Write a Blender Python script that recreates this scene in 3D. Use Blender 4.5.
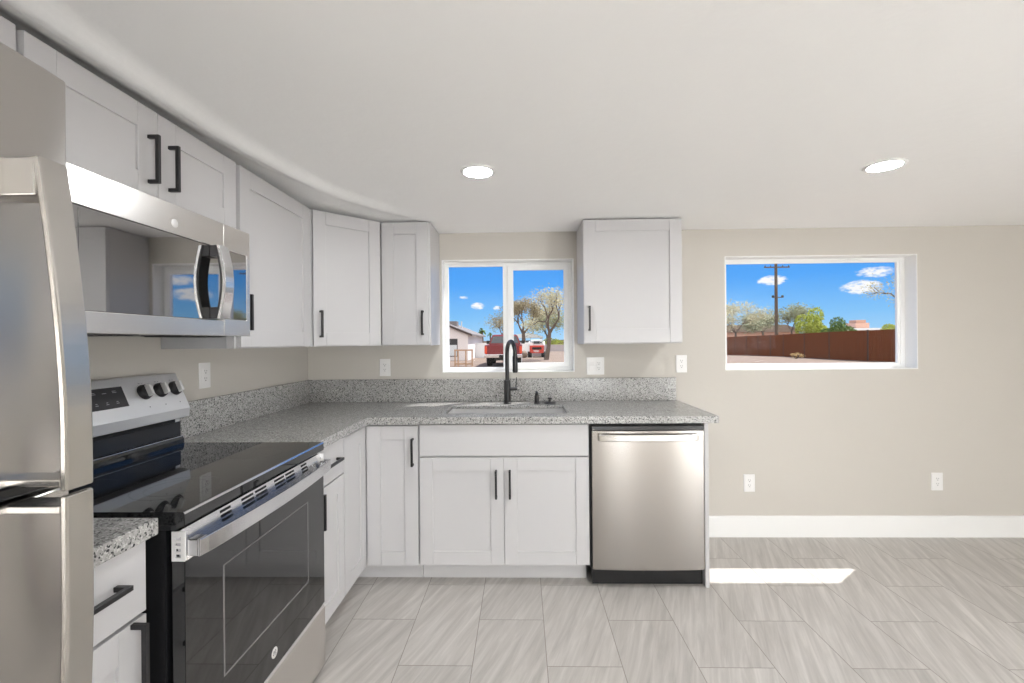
import bpy, bmesh, math, random
from mathutils import Vector, Matrix

scene = bpy.context.scene
for o in list(bpy.data.objects):
    bpy.data.objects.remove(o, do_unlink=True)
COL = scene.collection
R = math.radians

# ------------------------------------------------------------------ camera
cam_d = bpy.data.cameras.new('camera')
cam_d.sensor_width = 36.0
cam_d.lens = 452.0 / 1024.0 * 36.0
cam_d.clip_start = 0.02
cam_d.clip_end = 500
cam = bpy.data.objects.new('camera', cam_d)
COL.objects.link(cam)
YAW, ROLL = R(1.27), R(0.5)
fwd = Vector((-math.sin(YAW), math.cos(YAW), 0))
r0 = Vector((math.cos(YAW), math.sin(YAW), 0))
u0 = Vector((0, 0, 1))
rgt = r0 * math.cos(ROLL) - u0 * math.sin(ROLL)
upv = u0 * math.cos(ROLL) + r0 * math.sin(ROLL)
cm = Matrix((rgt, upv, -fwd)).transposed().to_4x4()
cm.translation = Vector((0, 0, 1.315))
cam.matrix_world = cm
scene.camera = cam

# ------------------------------------------------------------------ light and exposure
scene.view_settings.view_transform = 'Standard'
scene.view_settings.look = 'None'
scene.view_settings.exposure = 0.0
scene.view_settings.gamma = 1.0
scene.view_settings.use_curve_mapping = False
cy = scene.cycles
cy.use_denoising = True
cy.max_bounces = 14
cy.diffuse_bounces = 8
cy.glossy_bounces = 6
cy.transparent_max_bounces = 16
cy.sample_clamp_indirect = 8.0
cy.blur_glossy = 0.5
cy.caustics_refractive = False

SUN_STRENGTH = 8.0
SKY_STRENGTH = 1.0
CAN_STRENGTH = 225.0
FILL_LANTERN_STRENGTH = 18.0

sun_d = bpy.data.lights.new('sun', 'SUN')
sun_d.energy = SUN_STRENGTH
sun_d.angle = R(0.6)
sun_d.color = (1.0, 0.975, 0.94)
sun = bpy.data.objects.new('sun', sun_d)
COL.objects.link(sun)
sun_vec = Vector((0.473, 0.38, 1.0)).normalized()
sun.rotation_euler = sun_vec.to_track_quat('Z', 'Y').to_euler()
sun.location = sun_vec * 60

# (unit direction, half width, half height, density)
CLOUDS = [((-0.0963, 0.9922, 0.0785), 0.016, 0.0062, 1.0),
          ((-0.1286, 0.9869, 0.0970), 0.012, 0.0028, 0.75),
          ((-0.1650, 0.9814, 0.0978), 0.008, 0.0030, 0.6),
          ((-0.0547, 0.9958, 0.0741), 0.009, 0.0040, 0.7),
          ((-0.0020, 0.9969, 0.0782), 0.018, 0.0065, 0.95),
          ((0.4768, 0.8718, 0.1122), 0.026, 0.0075, 1.0),
          ((0.5925, 0.8006, 0.0895), 0.031, 0.0098, 1.0),
          ((0.6052, 0.7879, 0.1135), 0.028, 0.0075, 0.8)]

world = bpy.data.worlds.new('sky')
scene.world = world
world.use_nodes = True
wt = world.node_tree
wt.nodes.clear()


def nd(tree, kind, **kw):
    n = tree.nodes.new(kind)
    for k, v in kw.items():
        setattr(n, k, v)
    return n


def vmath(tree, op, a, b=None):
    n = nd(tree, 'ShaderNodeVectorMath', operation=op)
    for i, v in enumerate((a, b)):
        if v is None:
            continue
        if hasattr(v, 'links'):
            tree.links.new(v, n.inputs[i])
        else:
            n.inputs[i].default_value = v
    return n


def fmath(tree, op, a, b=None, c=None, clamp=False):
    n = nd(tree, 'ShaderNodeMath', operation=op)
    n.use_clamp = clamp
    for i, v in enumerate((a, b, c)):
        if v is None:
            continue
        if hasattr(v, 'links'):
            tree.links.new(v, n.inputs[i])
        else:
            n.inputs[i].default_value = v
    return n.outputs[0]


tc = nd(wt, 'ShaderNodeTexCoord')
dirn = vmath(wt, 'NORMALIZE', tc.outputs['Generated']).outputs[0]
sep = nd(wt, 'ShaderNodeSeparateXYZ')
wt.links.new(dirn, sep.inputs[0])
ramp = nd(wt, 'ShaderNodeValToRGB')
wt.links.new(sep.outputs['Z'], ramp.inputs[0])
els = ramp.color_ramp.elements
els[0].position = 0.0
els[0].color = (0.42, 0.70, 0.96, 1)
els[1].position = 1.0
els[1].color = (0.05, 0.20, 0.62, 1)
for p, c in ((0.05, (0.24, 0.57, 0.97, 1)), (0.12, (0.095, 0.40, 0.97, 1)), (0.22, (0.06, 0.33, 0.93, 1))):
    e = els.new(p)
    e.color = c
sky_col = ramp.outputs[0]
noise = nd(wt, 'ShaderNodeTexNoise')
noise.inputs['Scale'].default_value = 95
noise.inputs['Detail'].default_value = 6
nm = nd(wt, 'ShaderNodeMapping')
nm.inputs['Scale'].default_value = (1, 1, 2.4)
wt.links.new(dirn, nm.inputs[0])
wt.links.new(nm.outputs[0], noise.inputs['Vector'])
cloud_sum = None
for d, w, h, dens in CLOUDS:
    d = Vector(d)
    t = Vector((d.y, -d.x, 0)).normalized()
    w, h = w * 1.08, h * 1.4
    a = fmath(wt, 'DIVIDE', vmath(wt, 'DOT_PRODUCT', dirn, tuple(t)).outputs['Value'], w)
    dz = fmath(wt, 'SUBTRACT', sep.outputs['Z'], d.z)
    b = fmath(wt, 'DIVIDE', dz, h)
    rr = fmath(wt, 'ADD', fmath(wt, 'MULTIPLY', a, a), fmath(wt, 'MULTIPLY', b, b))
    m = fmath(wt, 'SUBTRACT', 1.0, rr)
    front = fmath(wt, 'GREATER_THAN', vmath(wt, 'DOT_PRODUCT', dirn, tuple(d)).outputs['Value'], 0.5)
    m = fmath(wt, 'MULTIPLY', fmath(wt, 'MAXIMUM', m, 0.0), fmath(wt, 'MULTIPLY', front, dens))
    cloud_sum = m if cloud_sum is None else fmath(wt, 'ADD', cloud_sum, m)
nz = fmath(wt, 'MULTIPLY_ADD', noise.outputs['Fac'], 3.4, -1.7)
cmask = fmath(wt, 'MULTIPLY_ADD', cloud_sum, 1.25, nz)
edge_fade = fmath(wt, 'MULTIPLY', cloud_sum, 3.0, clamp=True)
cmask = fmath(wt, 'MULTIPLY', fmath(wt, 'MULTIPLY', cmask, 0.95, clamp=True), edge_fade, clamp=True)
mixc = nd(wt, 'ShaderNodeMixRGB')
wt.links.new(cmask, mixc.inputs[0])
wt.links.new(sky_col, mixc.inputs[1])
mixc.inputs[2].default_value = (0.97, 0.98, 1.0, 1)
# bright cloud added over the unseen half of the sky as fill light
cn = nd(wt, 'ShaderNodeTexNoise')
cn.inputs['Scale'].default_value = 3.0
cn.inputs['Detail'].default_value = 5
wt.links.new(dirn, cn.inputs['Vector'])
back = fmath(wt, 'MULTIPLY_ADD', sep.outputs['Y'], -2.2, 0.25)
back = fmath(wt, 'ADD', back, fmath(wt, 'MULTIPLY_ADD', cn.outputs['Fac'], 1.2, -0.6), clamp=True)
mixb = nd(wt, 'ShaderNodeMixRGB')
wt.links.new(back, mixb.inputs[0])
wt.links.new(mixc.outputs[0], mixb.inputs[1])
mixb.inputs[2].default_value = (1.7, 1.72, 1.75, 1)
bg = nd(wt, 'ShaderNodeBackground')
bg.inputs['Strength'].default_value = SKY_STRENGTH
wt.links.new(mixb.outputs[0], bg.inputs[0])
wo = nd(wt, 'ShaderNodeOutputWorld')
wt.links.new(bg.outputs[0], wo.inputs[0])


# ------------------------------------------------------------------ materials
def pbr(name, col, rough=0.5, metal=0.0, var=0.0, scale=8.0, bump=0.0, bscale=60.0, spec=0.5, emit=None, stretch=None, rvar=0.0):
    m = bpy.data.materials.new(name)
    m.use_nodes = True
    t = m.node_tree
    b = t.nodes['Principled BSDF']
    b.inputs['Base Color'].default_value = (*col, 1)
    b.inputs['Roughness'].default_value = rough
    b.inputs['Metallic'].default_value = metal
    b.inputs['Specular IOR Level'].default_value = spec
    if emit:
        b.inputs['Emission Color'].default_value = (*emit[0], 1)
        b.inputs['Emission Strength'].default_value = emit[1]
    co = nd(t, 'ShaderNodeTexCoord').outputs['Object']
    if stretch:
        mp = nd(t, 'ShaderNodeMapping')
        mp.inputs['Scale'].default_value = stretch
        t.links.new(co, mp.inputs[0])
        co = mp.outputs[0]
    if var or rvar:
        n = nd(t, 'ShaderNodeTexNoise')
        n.inputs['Scale'].default_value = scale
        n.inputs['Detail'].default_value = 4
        t.links.new(co, n.inputs['Vector'])
        if var:
            mx = nd(t, 'ShaderNodeMixRGB')
            mx.inputs[1].default_value = (*[c * (1 - var) for c in col], 1)
            mx.inputs[2].default_value = (*[min(1, c * (1 + var)) for c in col], 1)
            t.links.new(n.outputs['Fac'], mx.inputs[0])
            t.links.new(mx.outputs[0], b.inputs['Base Color'])
        if rvar:
            rr = fmath(t, 'MULTIPLY_ADD', n.outputs['Fac'], rvar * 2, rough - rvar)
            t.links.new(rr, b.inputs['Roughness'])
    if bump:
        n2 = nd(t, 'ShaderNodeTexNoise')
        n2.inputs['Scale'].default_value = bscale
        n2.inputs['Detail'].default_value = 3
        t.links.new(co, n2.inputs['Vector'])
        bp = nd(t, 'ShaderNodeBump')
        bp.inputs['Strength'].default_value = bump
        bp.inputs['Distance'].default_value = 0.002
        t.links.new(n2.outputs['Fac'], bp.inputs['Height'])
        t.links.new(bp.outputs[0], b.inputs['Normal'])
    return m


MAT = {}
MAT['wall'] = pbr('greige wall paint', (0.575, 0.545, 0.50), 0.8, var=0.012, scale=3, bump=0.25, bscale=35, spec=0.2)
MAT['ceiling'] = pbr('textured white ceiling paint', (0.90, 0.895, 0.885), 0.85, var=0.01, scale=2, bump=1.0, bscale=15, spec=0.2)
MAT['trim'] = pbr('white trim paint', (0.84, 0.84, 0.83), 0.4, var=0.01)
MAT['cab'] = pbr('white cabinet lacquer', (0.535, 0.526, 0.532), 0.38, var=0.008, scale=4, spec=0.4)
MAT['cabside'] = pbr('cabinet side toned grey for shade', (0.50, 0.50, 0.51), 0.5, var=0.01)  # white cabinet side with its shade put into the colour
MAT['blackmetal'] = pbr('matt black metal', (0.014, 0.013, 0.014), 0.38, var=0.1, scale=20)
MAT['bronze'] = pbr('dark bronze black metal', (0.03, 0.028, 0.028), 0.35, var=0.1, scale=20)
MAT['steel'] = pbr('brushed stainless steel', (0.74, 0.715, 0.69), 0.26, 1.0, var=0.012, scale=3, stretch=(1, 1, 60), rvar=0.02)
MAT['steelw'] = pbr('vertically brushed steel', (0.345, 0.322, 0.30), 0.27, 1.0, var=0.012, scale=6, stretch=(1, 1, 0.02))
MAT['steelf'] = pbr('refrigerator door steel', (0.47, 0.45, 0.43), 0.22, 1.0, var=0.01, scale=4, stretch=(1, 1, 0.05))
MAT['steelg'] = pbr('satin handle steel', (0.52, 0.50, 0.475), 0.24, 1.0, var=0.01, scale=4)
MAT['basin'] = pbr('satin sink steel', (0.72, 0.71, 0.70), 0.5, 0.75, var=0.03, scale=6)
MAT['panelsteel'] = pbr('bright satin control panel steel', (0.82, 0.815, 0.81), 0.36, 0.8, var=0.01, scale=4)
MAT['ring2'] = pbr('faint printed window border', (0.16, 0.155, 0.155), 0.2, var=0.02)
MAT['steelv'] = pbr('satin stainless steel', (0.62, 0.60, 0.575), 0.24, 1.0, var=0.03, scale=3, stretch=(60, 60, 1), rvar=0.03)
MAT['steelh'] = pbr('bright stainless trim', (0.72, 0.72, 0.73), 0.2, 1.0, var=0.03, scale=3, stretch=(90, 1, 90), rvar=0.03)
MAT['chrome'] = pbr('polished chrome', (0.8, 0.8, 0.82), 0.08, 1.0, var=0.01)
MAT['blackglass'] = pbr('black ceramic glass', (0.012, 0.012, 0.013), 0.03, spec=0.65, var=0.05, scale=5)
MAT['ovenglass'] = pbr('tinted oven door glass', (0.007, 0.007, 0.0075), 0.03, spec=0.9, var=0.05, scale=5)
MAT['mwglass'] = pbr('dark mirror microwave glass', (0.40, 0.395, 0.395), 0.03, 1.0, var=0.03, scale=5)
MAT['blackplastic'] = pbr('black appliance enamel', (0.010, 0.010, 0.011), 0.22, var=0.1, scale=15)
MAT['darkplastic'] = pbr('dark charcoal plastic', (0.035, 0.033, 0.035), 0.3, var=0.05, scale=12)
MAT['darkgap'] = pbr('dark gasket rubber', (0.008, 0.008, 0.009), 0.6, var=0.1)
MAT['whiteplastic'] = pbr('white outlet plastic', (0.80, 0.79, 0.78), 0.35, var=0.01)
MAT['slot'] = pbr('outlet slot shadow plastic', (0.03, 0.03, 0.03), 0.6, var=0.1)
MAT['vinyl'] = pbr('white vinyl window frame', (0.86, 0.86, 0.85), 0.35, var=0.008)
MAT['mark'] = pbr('printed pale grey mark', (0.5, 0.5, 0.52), 0.5, var=0.02)
MAT['riser'] = pbr('glossy charcoal riser', (0.03, 0.03, 0.032), 0.12, spec=0.25, var=0.05, scale=5)
MAT['ring'] = pbr('faint burner ring print', (0.06, 0.06, 0.062), 0.12, var=0.02)
MAT['badge'] = pbr('silver badge enamel', (0.70, 0.69, 0.68), 0.35, 0.3, var=0.02)
MAT['lamp'] = pbr('lit frosted diffuser', (0.9, 0.9, 0.9), 0.5, emit=((0.94, 0.975, 1.0), CAN_STRENGTH), var=0.01)
MAT['fill_lantern'] = pbr('lit white paper lantern', (0.9, 0.9, 0.9), 0.4, emit=((0.94, 0.975, 1.0), FILL_LANTERN_STRENGTH), var=0.01)


def brush(m, amount, turn):
    t = m.node_tree
    b = t.nodes['Principled BSDF']
    tg = nd(t, 'ShaderNodeTangent', direction_type='UV_MAP')
    t.links.new(tg.outputs[0], b.inputs['Tangent'])
    b.inputs['Anisotropic'].default_value = amount
    b.inputs['Anisotropic Rotation'].default_value = turn
    return m


brush(MAT['steelw'], 0.6, 0.25)
brush(MAT['steelf'], 0.6, 0.25)


def uv_plane(o, ua, va):
    me = o.data
    uv = me.uv_layers.new(name='brushing')
    for l in me.loops:
        co = me.vertices[l.vertex_index].co
        uv.data[l.index].uv = (co[ua], co[va])
    return o


def granite():
    m = bpy.data.materials.new('speckled grey granite')
    m.use_nodes = True
    t = m.node_tree
    b = t.nodes['Principled BSDF']
    b.inputs['Roughness'].default_value = 0.22
    b.inputs['Specular IOR Level'].default_value = 0.45
    co = nd(t, 'ShaderNodeTexCoord').outputs['Object']
    n0 = nd(t, 'ShaderNodeTexNoise')
    n0.inputs['Scale'].default_value = 70
    n0.inputs['Detail'].default_value = 3
    t.links.new(co, n0.inputs['Vector'])
    v = nd(t, 'ShaderNodeTexVoronoi')
    v.inputs['Scale'].default_value = 240
    ad = vmath(t, 'SCALE', n0.outputs['Color'])
    ad.inputs['Scale'].default_value = 0.004
    av = vmath(t, 'ADD', co, ad.outputs[0])
    t.links.new(av.outputs[0], v.inputs['Vector'])
    sp = nd(t, 'ShaderNodeSeparateColor')
    t.links.new(v.outputs['Color'], sp.inputs[0])
    r = nd(t, 'ShaderNodeValToRGB')
    r.color_ramp.interpolation = 'CONSTANT'
    e = r.color_ramp.elements
    e[0].position = 0.0
    e[0].color = (0.05, 0.05, 0.052, 1)
    e[1].position = 0.09
    e[1].color = (0.16, 0.157, 0.153, 1)
    for p, c in ((0.18, (0.32, 0.313, 0.302, 1)), (0.50, (0.385, 0.377, 0.365, 1)), (0.86, (0.53, 0.52, 0.505, 1))):
        q = e.new(p)
        q.color = c
    t.links.new(sp.outputs[0], r.inputs[0])
    t.links.new(r.outputs[0], b.inputs['Base Color'])
    return m


MAT['granite'] = granite()


def floor_tile():
    m = bpy.data.materials.new('grey wood-vein porcelain tile')
    m.use_nodes = True
    t = m.node_tree
    b = t.nodes['Principled BSDF']
    co = nd(t, 'ShaderNodeTexCoord').outputs['Object']
    s = nd(t, 'ShaderNodeSeparateXYZ')
    t.links.new(co, s.inputs[0])
    W, L, G = 0.3035, 0.61, 0.0034
    cx = fmath(t, 'DIVIDE', fmath(t, 'ADD', s.outputs['X'], 0.82), W)
    ci = fmath(t, 'FLOOR', cx)
    fx = fmath(t, 'SUBTRACT', cx, ci)
    par = fmath(t, 'FLOORED_MODULO', ci, 2.0)
    cyv = fmath(t, 'ADD', fmath(t, 'DIVIDE', fmath(t, 'SUBTRACT', s.outputs['Y'], 2.135), L), fmath(t, 'MULTIPLY', par, 0.5))
    ri = fmath(t, 'FLOOR', cyv)
    fy = fmath(t, 'SUBTRACT', cyv, ri)
    ex = fmath(t, 'MULTIPLY', fmath(t, 'MINIMUM', fx, fmath(t, 'SUBTRACT', 1.0, fx)), W)
    ey = fmath(t, 'MULTIPLY', fmath(t, 'MINIMUM', fy, fmath(t, 'SUBTRACT', 1.0, fy)), L)
    ed = fmath(t, 'MINIMUM', ex, ey)
    grout = fmath(t, 'LESS_THAN', ed, G / 2)
    idv = nd(t, 'ShaderNodeCombineXYZ')
    t.links.new(ci, idv.inputs[0])
    t.links.new(ri, idv.inputs[1])
    wn = nd(t, 'ShaderNodeTexWhiteNoise')
    t.links.new(idv.outputs[0], wn.inputs['Vector'])
    off = vmath(t, 'SCALE', wn.outputs['Color'])
    off.inputs['Scale'].default_value = 20.0
    p = vmath(t, 'ADD', co, off.outputs[0])
    mp = nd(t, 'ShaderNodeMapping')
    mp.vector_type = 'POINT'
    mp.inputs['Rotation'].default_value = (0, 0, R(21))
    t.links.new(p.outputs[0], mp.inputs[0])
    m2 = nd(t, 'ShaderNodeMapping')
    m2.inputs['Scale'].default_value = (34, 2.4, 1)
    t.links.new(mp.outputs[0], m2.inputs[0])
    n = nd(t, 'ShaderNodeTexNoise')
    n.inputs['Scale'].default_value = 1.0
    n.inputs['Detail'].default_value = 7
    n.inputs['Roughness'].default_value = 0.62
    n.inputs['Distortion'].default_value = 0.5
    t.links.new(m2.outputs[0], n.inputs['Vector'])
    r = nd(t, 'ShaderNodeValToRGB')
    e = r.color_ramp.elements
    e[0].position = 0.30
    e[0].color = (0.41, 0.385, 0.36, 1)
    e[1].position = 0.72
    e[1].color = (0.615, 0.585, 0.553, 1)
    q = e.new(0.5)
    q.color = (0.50, 0.472, 0.444, 1)
    t.links.new(n.outputs['Fac'], r.inputs[0])
    hv = nd(t, 'ShaderNodeHueSaturation')
    t.links.new(r.outputs[0], hv.inputs['Color'])
    t.links.new(fmath(t, 'MULTIPLY_ADD', wn.outputs['Value'], 0.10, 0.95), hv.inputs['Value'])
    mx = nd(t, 'ShaderNodeMixRGB')
    t.links.new(grout, mx.inputs[0])
    t.links.new(hv.outputs[0], mx.inputs[1])
    mx.inputs[2].default_value = (0.27, 0.245, 0.22, 1)
    t.links.new(mx.outputs[0], b.inputs['Base Color'])
    b.inputs['Roughness'].default_value = 0.42
    b.inputs['Specular IOR Level'].default_value = 0.35
    return m


MAT['floor'] = floor_tile()


def pane_mat():
    m = bpy.data.materials.new('clear window glass')
    m.use_nodes = True
    t = m.node_tree
    t.nodes.clear()
    tr = nd(t, 'ShaderNodeBsdfTransparent')
    gl = nd(t, 'ShaderNodeBsdfGlossy')
    gl.inputs['Roughness'].default_value = 0.02
    lw = nd(t, 'ShaderNodeLayerWeight')
    lw.inputs['Blend'].default_value = 0.5
    pw = fmath(t, 'POWER', lw.outputs['Facing'], 4.0)
    fac = fmath(t, 'MULTIPLY_ADD', pw, 0.5, 0.012)
    mx = nd(t, 'ShaderNodeMixShader')
    t.links.new(fac, mx.inputs[0])
    t.links.new(tr.outputs[0], mx.inputs[1])
    t.links.new(gl.outputs[0], mx.inputs[2])
    out = nd(t, 'ShaderNodeOutputMaterial')
    t.links.new(mx.outputs[0], out.inputs[0])
    return m


MAT['pane'] = pane_mat()
# outdoors
MAT['dirt'] = pbr('pinkish desert dirt', (0.225, 0.172, 0.138), 0.95, var=0.16, scale=1.2, spec=0.1)
MAT['stucco'] = pbr('pale pink stucco', (0.74, 0.68, 0.67), 0.9, var=0.03, spec=0.1)
MAT['whitewall'] = pbr('white painted block', (0.85, 0.85, 0.85), 0.9, var=0.02, spec=0.1)
MAT['shingle'] = pbr('grey roof shingles', (0.22, 0.20, 0.20), 0.95, var=0.2, scale=6, spec=0.1)
MAT['eave'] = pbr('dark brown eave board', (0.07, 0.05, 0.045), 0.8, var=0.1)
MAT['lumber'] = pbr('weathered lumber', (0.45, 0.29, 0.19), 0.9, var=0.15, scale=9)
MAT['truckred'] = pbr('dark red truck paint', (0.17, 0.008, 0.011), 0.35, var=0.04, spec=0.6)
MAT['orangered'] = pbr('orange red machine paint', (0.55, 0.04, 0.02), 0.4, var=0.06)
MAT['machinegrey'] = pbr('pale grey machine paint', (0.62, 0.64, 0.66), 0.5, var=0.05)
MAT['tyre'] = pbr('black tyre rubber', (0.018, 0.018, 0.018), 0.85, var=0.2)
MAT['carglass'] = pbr('dark vehicle glass', (0.05, 0.06, 0.07), 0.06, spec=0.9, var=0.05)
MAT['taillight'] = pbr('red tail lamp lens', (0.65, 0.07, 0.03), 0.2, var=0.04)
MAT['rust'] = pbr('rusted corrugated steel', (0.165, 0.056, 0.025), 0.85, 0.0, var=0.35, scale=2.2, stretch=(4, 4, 0.6), spec=0.15)
MAT['rustpost'] = pbr('dark rusted post', (0.07, 0.04, 0.03), 0.85, var=0.2)
MAT['polewood'] = pbr('weathered pole wood', (0.12, 0.085, 0.065), 0.95, var=0.2)
MAT['bark'] = pbr('grey brown bark', (0.13, 0.095, 0.075), 0.95, var=0.25, scale=12)
MAT['blockwall'] = pbr('grey mauve block wall', (0.42, 0.37, 0.38), 0.95, var=0.06)
MAT['paintedroof'] = pbr('white metal roof', (0.85, 0.87, 0.88), 0.6, var=0.02)
MAT['terracotta'] = pbr('pinkish tan masonry', (0.55, 0.33, 0.25), 0.95, var=0.1)


def leaf(name, col):
    return pbr(name, col, 0.8, var=0.3, scale=0.9, spec=0.15)


MAT['leaf_pale'] = leaf('pale grey green mesquite leaf', (0.58, 0.55, 0.38))
MAT['leaf_olive'] = leaf('dry olive leaf', (0.36, 0.31, 0.19))
MAT['leaf_bright'] = leaf('bright yellow green leaf', (0.42, 0.47, 0.10))
MAT['leaf_dark'] = leaf('dark green leaf', (0.13, 0.20, 0.055))
MAT['leaf_grey'] = leaf('grey green desert leaf', (0.36, 0.38, 0.25))
MAT['straw'] = leaf('dry straw weed', (0.55, 0.40, 0.20))

# ------------------------------------------------------------------ mesh helpers
ORG = {}


def org(o):
    return ORG.get(o.name, Vector((0, 0, 0))) if o is not None else Vector((0, 0, 0))


def B():
    return bmesh.new()


def box(bm, x0, x1, y0, y1, z0, z1):
    vs = [bm.verts.new((x, y, z)) for z in (z0, z1) for y in (y0, y1) for x in (x0, x1)]
    for f in ((0, 2, 3, 1), (4, 5, 7, 6), (0, 1, 5, 4), (1, 3, 7, 5), (3, 2, 6, 7), (2, 0, 4, 6)):
        bm.faces.new([vs[i] for i in f])
    return vs


def prism(bm, poly, axis, a0, a1):
    """extrude a 2-D polygon along axis (0: poly=(y,z); 1: poly=(x,z); 2: poly=(x,y))"""
    def mk(p, a):
        if axis == 0:
            return (a, p[0], p[1])
        if axis == 1:
            return (p[0], a, p[1])
        return (p[0], p[1], a)
    v0 = [bm.verts.new(mk(p, a0)) for p in poly]
    v1 = [bm.verts.new(mk(p, a1)) for p in poly]
    n = len(poly)
    bm.faces.new(v0)
    bm.faces.new(v1[::-1])
    for i in range(n):
        bm.faces.new((v0[i], v0[(i + 1) % n], v1[(i + 1) % n], v1[i]))
    return v0 + v1


def frame_of(d):
    d = d.normalized()
    a = Vector((0, 0, 1)) if abs(d.z) < 0.9 else Vector((1, 0, 0))
    x = d.cross(a).normalized()
    return x, d.cross(x).normalized()


def tube(bm, pts, radii, n=16, cap=True):
    pts = [Vector(p) for p in pts]
    if not hasattr(radii, '__len__'):
        radii = [radii] * len(pts)
    rings = []
    x = None
    for i, p in enumerate(pts):
        d = (pts[min(i + 1, len(pts) - 1)] - pts[max(i - 1, 0)])
        if x is None:
            x, y = frame_of(d)
        else:
            dn = d.normalized()
            x = (x - dn * x.dot(dn))
            if x.length < 1e-6:
                x, y = frame_of(d)
            x = x.normalized()
            y = dn.cross(x)
        rings.append([bm.verts.new(p + (x * math.cos(2 * math.pi * k / n) + y * math.sin(2 * math.pi * k / n)) * radii[i]) for k in range(n)])
    for a, b in zip(rings, rings[1:]):
        for k in range(n):
            bm.faces.new((a[k], a[(k + 1) % n], b[(k + 1) % n], b[k]))
    if cap:
        bm.faces.new(rings[0][::-1])
        bm.faces.new(rings[-1])


def lathe(bm, prof, c, n=32, axis=Vector((0, 0, 1)), cap=True):
    """prof = [(radius, height along axis)]"""
    axis = axis.normalized()
    x, y = frame_of(axis)
    c = Vector(c)
    rings = []
    for r, h in prof:
        if r < 1e-6:
            rings.append([bm.verts.new(c + axis * h)])
        else:
            rings.append([bm.verts.new(c + axis * h + (x * math.cos(2 * math.pi * k / n) + y * math.sin(2 * math.pi * k / n)) * r) for k in range(n)])
    for a, b in zip(rings, rings[1:]):
        for k in range(n):
            k2 = (k + 1) % n
            if len(a) == 1 and len(b) == 1:
                continue
            if len(a) == 1:
                bm.faces.new((a[0], b[k2], b[k]))
            elif len(b) == 1:
                bm.faces.new((a[k], a[k2], b[0]))
            else:
                bm.faces.new((a[k], a[k2], b[k2], b[k]))
    if cap:
        if len(rings[0]) > 1:
            bm.faces.new(rings[0][::-1])
        if len(rings[-1]) > 1:
            bm.faces.new(rings[-1])


def cells(bm, As, Bs, inside, c0, c1, axes=(0, 1, 2)):
    """slab made of grid cells where inside(i,j); As/Bs run along axes[0], axes[1], thickness c0..c1 along axes[2]"""
    vd = {}

    def V(i, j, c):
        k = (i, j, c)
        if k not in vd:
            p = [0, 0, 0]
            p[axes[0]] = As[i]
            p[axes[1]] = Bs[j]
            p[axes[2]] = c
            vd[k] = bm.verts.new(p)
        return vd[k]
    na, nb = len(As) - 1, len(Bs) - 1

    def inn(i, j):
        return 0 <= i < na and 0 <= j < nb and inside(i, j)
    for i in range(na):
        for j in range(nb):
            if not inn(i, j):
                continue
            for c in (c0, c1):
                bm.faces.new((V(i, j, c), V(i + 1, j, c), V(i + 1, j + 1, c), V(i, j + 1, c)))
            for di, dj, e in ((-1, 0, ((i, j), (i, j + 1))), (1, 0, ((i + 1, j), (i + 1, j + 1))), (0, -1, ((i, j), (i + 1, j))), (0, 1, ((i, j + 1), (i + 1, j + 1)))):
                if not inn(i + di, j + dj):
                    bm.faces.new((V(*e[0], c0), V(*e[1], c0), V(*e[1], c1), V(*e[0], c1)))


def xf(bm, mat):
    bmesh.ops.transform(bm, matrix=mat, verts=bm.verts)
    return bm


def basis(o, u, n, w=Vector((0, 0, 1))):
    m = Matrix((Vector(u), Vector(n), Vector(w))).transposed().to_4x4()
    m.translation = Vector(o)
    return m


def obj(name, bm, mat, parent=None, bevel=0.0, seg=2, smooth=False, at=None):
    """link the bmesh (given in world coordinates) as one mesh object; at = origin for a top-level mesh"""
    bmesh.ops.recalc_face_normals(bm, faces=bm.faces)
    o_ = org(parent) if parent is not None else Vector(at or (0, 0, 0))
    if o_.length:
        bmesh.ops.translate(bm, vec=-o_, verts=bm.verts)
    me = bpy.data.meshes.new(name)
    bm.to_mesh(me)
    bm.free()
    me.materials.append(mat if not isinstance(mat, str) else MAT[mat])
    if smooth:
        for p in me.polygons:
            p.use_smooth = True
    o = bpy.data.objects.new(name, me)
    COL.objects.link(o)
    if parent is not None:
        o.parent = parent
    else:
        o.location = o_
    ORG[o.name] = o_
    if bevel:
        md = o.modifiers.new('bevel', 'BEVEL')
        md.width = bevel
        md.segments = seg
        md.limit_method = 'ANGLE'
        md.angle_limit = R(40)
    if smooth:
        try:
            me.set_sharp_from_angle(angle=R(42))
        except Exception:
            pass
    return o


def thing(name, label, cat, loc=(0, 0, 0), group=None):
    o = bpy.data.objects.new(name, None)
    o.empty_display_size = 0.05
    COL.objects.link(o)
    o.location = loc
    ORG[o.name] = Vector(loc)
    return tag(o, label, cat, group)


def tag(o, label, cat, group=None, kind=None):
    o['label'] = label
    o['category'] = cat
    if group:
        o['group'] = group
    if kind:
        o['kind'] = kind
    return o


def struct(name, bm, mat, parent=None, **kw):
    o = obj(name, bm, mat, parent, **kw)
    if parent is None:
        o['kind'] = 'structure'
    return o


# ------------------------------------------------------------------ room shell
D = 3.05          # inner face of the back wall
XW = -1.46        # inner face of the left wall
XR = 3.75         # inner face of the right wall
YR = -3.1         # inner face of the rear wall
WT = 0.13         # wall thickness
W1 = (-0.54, 0.352, 1.108, 1.870)
W2 = (1.357, 2.618, 1.110, 1.871)
ZC = 2.060

bm = B()
box(bm, XW - WT, XR + WT, YR - WT, D + WT, -0.12, 0.0)
struct('floor', bm, 'floor')

# textured ceiling with a slight hump where two sheets meet above the wall cabinets
ridge = [(YR - WT, -1.05), (0.95, -1.05), (1.2, -1.05), (1.56, -1.035), (1.85, -0.99), (2.09, -0.938), (2.27, -0.864), (2.46, -0.744), (2.70, -0.55), (2.9, -0.42), (D + WT, -0.35)]


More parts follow.
